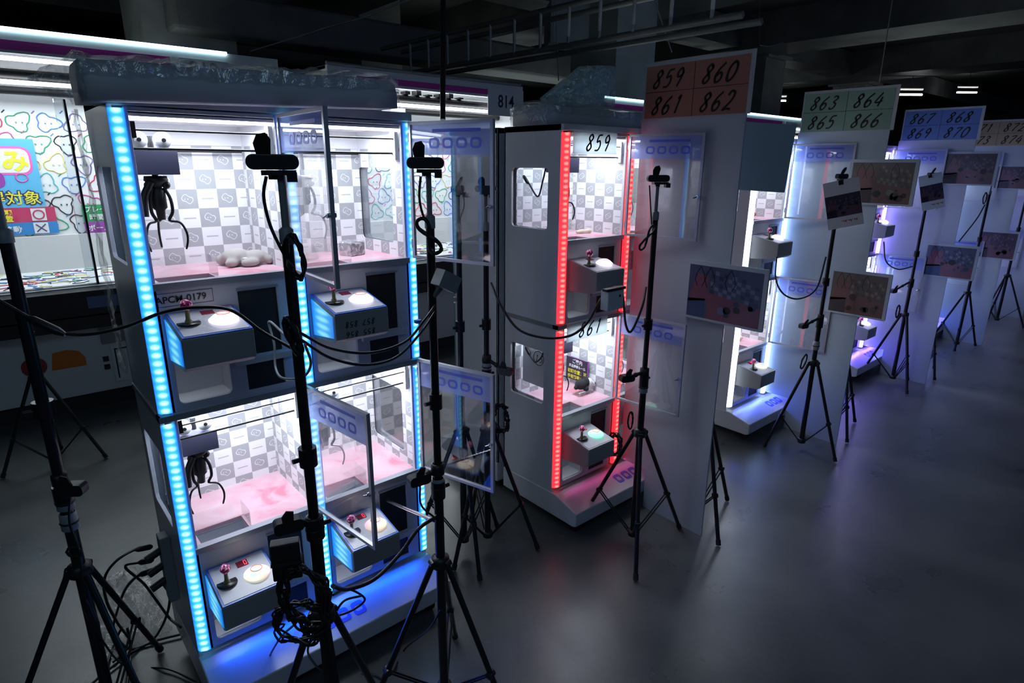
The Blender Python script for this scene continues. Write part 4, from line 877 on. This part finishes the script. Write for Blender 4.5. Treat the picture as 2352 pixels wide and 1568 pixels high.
for k in range(8): MB().lathe([(.003, 0), (.003, .016), (.0055, .017), (.0055, .021), (0, .021)], (-.045+k*.013, -.022, 0), n=8).build('stud', 'greyl', sb)
MB().box(-.055, .055, -.03, .025, 0, .002).build('tray', 'pane', sb)
def rule_card(loc, rz, label, w=.16, h=.125, lean=0.0, lines=None):
    lines = lines or [('ご案内', 1, .026, .095), ('景品獲得ルール', 1, .018, .070), ('初期位置：可', 2, .024, .038), ('手前移動：可', 2, .024, .008)]
    fn = lambda u, v, t: (u, -t-.001, v)
    mb = MB().prism(rect(0, w, 0, h), fn, -.002, 0, 0)
    for s_, mi, sz, v in lines: type_text(mb, s_, w/2, v, sz, fn, mi, .0006, align='CENTER', sx=.95, bold=.0006)
    mb.prism(rect(0, w, h-.003, h), fn, 0, .0004, 3); mb.prism(rect(w-.006, w, 0, h), fn, 0, .0004, 3)
    o = mb.build('rule_card', ['ink2', 'paper', 'yellow', 'purple']); o.location = loc; o.rotation_euler = (lean, 0, rz)
    return tag(o, label, 'sign')
MT['ink2'] = mat('black_card', (.02, .015, .035), .4); MT['yellow'] = mat('yellow_print', (.75, .70, .05), .5); MT['purple'] = mat('purple_print', (.30, .05, .35), .5)
rule_card((2.268, 2.165, ZB+.40), math.radians(-90), 'black rule card with yellow lettering on the side wall behind plate 861')
rule_card((3.62, 2.14, ZU+.40), 0, 'black rule card with yellow lettering in the upper display of the white-lit cabinet', .15, .12)
blob('plush_toy', [((3.72, 2.0, zf+.02), (.035, .03, .02)), ((3.75, 1.98, zf+.02), (.02, .02, .016))], mat('red_plush', (.55, .06, .04), .9), 'red toy in the upper display of the white-lit cabinet', 'plush toy')
blob('plush_toy', [((3.70, 2.0, zf2+.02), (.05, .04, .022)), ((3.76, 1.98, zf2+.018), (.025, .02, .018))], 'cream', 'cream toy in the lower display of the white-lit cabinet', 'plush toy')
# notice and hanging lead inside the side window of the red-lit cabinet
mb = MB().prism(rect(0, .20, 0, .17), lambda u, v, t: (2.262+t, 2.15-u, ZB+.42+v), 0, .0012, 0)
cable([(1.93, 2.00, ZU+.70), (1.935, 2.03, ZU+.62), (1.935, 2.06, ZU+.55), (1.93, 2.11, ZU+.60), (1.93, 2.15, ZU+.64)], 'black plug lead hanging inside the upper side window of the red-lit cabinet', .004, plugs=(((1.93, 2.12, ZU+.605), (1.93, 2.155, ZU+.64), .008),))
cable([(1.93, 1.99, ZB+.67), (1.93, 2.01, ZB+.62), (1.93, 2.05, ZB+.585), (1.93, 2.08, ZB+.60), (1.93, 2.12, ZB+.64)], 'black plug lead hanging inside the lower side window of the red-lit cabinet', .004, plugs=(((1.93, 2.09, ZB+.61), (1.93, 2.125, ZB+.645), .008),))
mb = MB().prism(rect(0, .21, 0, .20), lambda u, v, t: (1.95+t, 2.165-u, ZB+.455+v), 0, .001, 0)
fnn = lambda u, v, t: (1.95-t, 2.165-u, ZB+.455+v)
mb.tube([fnn(.115+.036*math.cos(a), .145+.036*math.sin(a), .001) for a in [2*PI*i/20 for i in range(20)]], .0015, 1, n=5, closed=True); pen(mb, '15', .09, .125, .035, fnn, .10, .2, 1)
thing('notice_sheet', mb, ['paper', 'ink'], 'white sheet with a circled handwritten number inside the lower side window of the red-lit cabinet', 'paper')

# ------------------------------------------------------------------ big booths at the back
COLS = [(.55, .05, .10), (.05, .35, .18), (.02, .02, .03), (.10, .25, .60), (.25, .18, .40), (.70, .62, .20), (.55, .10, .30), (.10, .45, .45)]
BM = [mat('outline_ink', c, .6) for c in COLS]
def doodles(mb, x0, x1, z0, z1, y, step, seed, rot=True):
    # rounded cloud-triangle outlines with a small face, drawn all over
    random.seed(seed); r = step*.36; j = 0; z = z0+step*.45
    while z < z1-step*.35:
        x = x0+step*.5+(j % 2)*step*.45
        while x < x1-step*.4:
            a0 = random.uniform(0, 2*PI); mi = 1+random.randrange(len(COLS)); P = []
            for i in range(26):
                a = 2*PI*i/26; rr = r*(1+.22*math.cos(3*a)+.05*math.cos(7*a)+(.10*math.cos(2*a)))
                P.append((x+rr*math.cos(a+a0), y, z+rr*math.sin(a+a0)*.95))
            mb.tube(P, .0045, mi, n=4, closed=True)
            for s_ in (-1, 1): mb.tube([(x+s_*.018, y, z), (x+s_*.018+.002, y-.001, z-.010)], .005, mi, n=5)
            q = random.uniform(-.5, .5); mb.tube([(x+r*1.25, y, z+r*.9+q*.03), (x+r*1.25+.02, y, z+r*.9+q*.03+.02)], .004, 1+random.randrange(len(COLS)), n=4)
            x += step*.93
        z += step*.80; j += 1
YB = 5.05
bo = empty('prize_booth', (.95, YB, 0), 0, label='large lit claw booth numbered 812 at the left with cloud patterned back wall', cat='claw machine')
X0, X1 = -1.35, 1.0
def booth(e, X0, X1, num, zT, zF, stripe, lampx, panel, size, ztx, wallz=(1.17, 2.2), W=22):
    MB().box(X0, X1, 0, 1.1, .12, .80).box(X0, X1, -.0, .03, .80, .89).box(X0, X0+.03, .0, 1.1, .8, zT).box(X0, X1, 1.07, 1.1, .8, zT).box(X1-.03, X1, .0, 1.1, .8, zT).box(X0, X1, 0, 1.1, zT-.03, zT).build('cabinet', 'greyl', e, bevel=.004)
    MB().box(X0+.02, X1-.02, .04, 1.05, 0, .12).build('kick_plate', 'dark', e)
    MB().box(X0, X1, -.03, .0, zF, zT).build('fascia', 'greyl', e, bevel=.003)
    MB().box(*stripe[:2], -.034, -.03, *stripe[2:]).build('stripe', 'magenta', e)
    if lampx: MB().box(*lampx, -.045, -.03, zT-.012, zT+.008).build('lamp_strip', mat('booth_lamp_strip', (.8,)*3, .5, emit=(.55, .88, 1), estr=6), e)
    mb = MB().box(*panel[:2], -.037, -.031, *panel[2:]); num and type_text(mb, num, (panel[0]+panel[1])/2, ztx, size, XZ(-.037), 1, -.001, sx=.85, bold=.002, align='CENTER')
    mb.build('number_panel', ['greyl', 'ink'], e)
    MB().tube([(X0+.02, .06, 2.235), (X1-.04, .06, 2.235)], .038).tube([(X0+.02, .3, 2.16), (X1-.03, .3, 2.16)], .025).build('gantry_rail', 'black', e)
    MB().box(X0+.03, X1-.03, .04, .9, zT-.06, zT-.04).box(X0+.03, X1-.03, .9, .91, 2.2, zT-.06).build('top_lining', 'inner', e)
    for z, y in ((2.33, .10), (2.185, .02)): MB().tube([(X0+.05, y, z), (X1-.06, y, z)], .013).build('lamp_tube', 'lamp', e)
    area('booth_lamp', ((X0+X1)/2, .45, 2.13), (X1-X0)*.85, .5, W, (.84, .95, 1), (0, 0, 0), e)
    mb = MB().box(X0+.03, X1-.03, .86, .88, *wallz); doodles(mb, X0+.05, X1-.05, wallz[0], wallz[1], .858, .185, int(num or 5)); mb.build('patterned_wall', ['paper']+BM, e)
    MB().box(X0+.03, X1-.03, .80, .86, .90, wallz[0]).build('lower_wall', 'greyl', e)
    mb = MB().box(X0+.03, X1-.03, .02, .80, .895, .905)
    for k in range(170):
        a, b_ = random.uniform(X0+.1, X1-.15), random.uniform(.06, .75); t = random.uniform(0, 6.28)
        mb.tube(spline([(a, b_, .907), (a+.06*math.cos(t), b_+.06*math.sin(t), .907), (a+.12*math.cos(t+.6), b_+.1*math.sin(t+.6), .907)], 4), .004, 1+random.choice((0, 1, 2, 2, 2, 3, 5)), n=4)
    mb.build('patterned_floor', ['paper']+BM, e)
    MB().box(X0, X1, -.14, .0, .70, .88).box(X0, X1, -.14, -.13, .62, .72).build('control_shelf', 'black', e, bevel=.006)
booth(bo, X0, X1, '812', 2.48, 2.345, (X0, .245, 2.363, 2.417), (X0, .625), (.30, .62, 2.27, 2.42), .165, 2.29)
c_ = MB().box(.0, .035, -.02, .01, .9, 2.16).build('corner_post', 'pane2', bo)
for xx in (-.46, ): MB().box(xx, xx+.05, -.012, .03, .9, 2.10).box(xx+.05, xx+.062, -.014, .03, .9, 2.10, 1).build('glass_post', ['pane2', 'ink'], bo)
MB().box(X0+.03, X1-.03, -.002, .004, .9, 2.16).build('front_glass', 'pane', bo)
MB().box(-.50, -.28, -.143, -.138, .76, .84).build('screen', mat('dim_blue_screen', (.05, .10, .25), .15), bo)
d_ = MB().box(-.40, -.10, -.006, .0, .18, .44).holed(rect(-.405, -.095, .175, .445), [rect(-.385, -.115, .195, .425)], XZ(0), -.010, -.006).build('service_door', 'greyl', bo)
MB().box(-.385, -.375, -.008, -.005, .2, .42).box(-.385, -.115, -.0085, -.005, .415, .425).build('door_gap', 'dark', d_)
for z in (.34, .28): MB().box(-.46, -.425, -.012, 0, z, z+.035).build('latch', 'black', bo)
MB().box(-.45, -.08, -.02, 0, .47, .62).box(-.13, -.10, -.03, -.02, .49, .52).build('drawer', 'grey', bo, bevel=.004)
mb = MB().prism([(.0, 0), (.20, .0), (.20, .06), (.17, .11), (.10, .13), (.02, .12)], lambda u, v, t: (-.76+u, t, .335+v), -.004, 0, 0)
mb.prism(rrect(-.92, -.78, .32, .44, .055, 5), XZ(0), -.004, 0, 1); mb.build('emblem', [mat('orange_print', (.65, .16, .02), .5), mat('dark_red_print', (.28, .03, .03), .5)], bo)
# posters on the patterned wall
XP = -.20
def poster(x0, x1, z0, z1, mb_fn, mats, name): 
    mb = MB().box(x0, x1, .845, .850, z0, z1); mb_fn(mb); return mb.build(name, mats, bo)
MT['skyblue'] = mat('sky_blue_print', (.10, .42, .68), .5); MT['hotpink'] = mat('pink_print', (.75, .12, .45), .5); MT['green'] = mat('green_print', (.02, .30, .10), .5); MT['redp'] = mat('crimson_print', (.50, .04, .12), .5); MT['bluep'] = mat('blue_print', (.03, .22, .55), .5); MT['lime'] = mat('lime_print', (.22, .60, .08), .5); MT['outl'] = mat('navy_print', (.03, .03, .15), .5)
fp = XZ(.845)
def f1(mb):
    mb.prism(rrect(-1.10, -.58, 1.62, 1.82, .06, 6), fp, -.002, 0, 1); mb.prism(rrect(-1.085, -.595, 1.635, 1.805, .05, 6), fp, -.003, -.002, 2)
    type_text(mb, 'るみ', -.92, 1.66, .16, fp, 3, -.005, bold=.006); mb.prism(rrect(-1.0, -.76, 1.53, 1.64, .04, 5), fp, -.003, 0, 4)
    type_text(mb, '獲得対象', -.99, 1.415, .105, fp, 5, -.003, bold=.008); type_text(mb, '獲得対象', -.99, 1.415, .105, fp, 3, -.005, bold=.001)
    mb.tube([(-.66+.035*math.cos(a), .842, 1.60+.03*math.sin(a)) for a in [2*PI*i/16 for i in range(16)]], .004, 1, n=4, closed=True)
poster(-1.2, -.55, 1.385, 1.875, f1, ['skyblue', 'hotpink', 'paper', 'yellow', 'purple', 'outl'], 'poster')
def f2(mb):
    mb.box(-1.2, -.50, .843, .845, 1.185, 1.275, 1); mb.box(-.65, -.56, .841, .843, 1.285, 1.375, 2); mb.box(-.65, -.56, .841, .843, 1.19, 1.27, 2)
    mb.tube([(-.605+.033*math.cos(a), .840, 1.33+.032*math.sin(a)) for a in [2*PI*i/18 for i in range(18)]], .005, 0, n=4, closed=True)
    for s_ in (-1, 1): mb.tube([(-.635, .840, 1.23-s_*.028), (-.575, .840, 1.23+s_*.028)], .004, 4, n=4)
    type_text(mb, '初期', -.85, 1.332, .045, fp, 3, -.004, bold=.002); type_text(mb, '位置', -.85, 1.287, .045, fp, 3, -.004, bold=.002); type_text(mb, '移動', -.83, 1.205, .055, fp, 2, -.004, bold=.001)
poster(-1.2, -.50, 1.275, 1.385, f2, ['redp', 'bluep', 'paper', 'yellow', 'outl'], 'rule_strip')
def f3(mb):
    mb.box(-.33, -.10, .843, .845, 1.165, 1.26, 1); mb.box(-.32, -.22, .841, .843, 1.06, 1.165, 2)
    type_text(mb, 'プレイ', -.32, 1.335, .052, fp, 3, -.004, bold=.001); type_text(mb, '時間', -.29, 1.275, .050, fp, 3, -.004, bold=.001); type_text(mb, 'ボール', -.31, 1.19, .052, fp, 3, -.004, bold=.001)
poster(-.33, -.10, 1.26, 1.39, f3, ['green', 'purple', 'lime', 'paper'], 'notice')
b4 = empty('prize_booth', (3.35, 4.65, 0), 0, label='large lit claw booth numbered 814 behind the gap between cabinets', cat='claw machine'); 
booth(b4, -1.19, .77, '814', 2.425, 2.305, (-.95, .34, 2.325, 2.37), None, (.34, .77, 2.15, 2.385), .155, 2.225)
MB().tube([(-1.20, -.04, 2.435), (.73, -.04, 2.435)], .012).build('top_rail', 'grey', b4)
for k in range(7): MB().box(-.6+k*.11, -.555+k*.11, .02, .10, 2.272, 2.285+.012*(k % 3)).build('motor_unit', 'black', b4)
MB().box(-.62, -.48, .05, .2, 2.0, 2.16).tube([(-.55, .1, 1.7), (-.55, .1, 2.0)], .04).build('carriage', 'inner', b4)
b5 = empty('prize_booth', (8.5, 5.05, 0), 0, label='long pale claw booth with a white light line behind the number signs', cat='claw machine')
booth(b5, -2.75, 2.75, '', 2.48, 2.345, (-2.75, 1.6, 2.363, 2.417), (-2.75, 2.35), (1.7, 2.1, 2.27, 2.42), .13, 2.30, W=40)
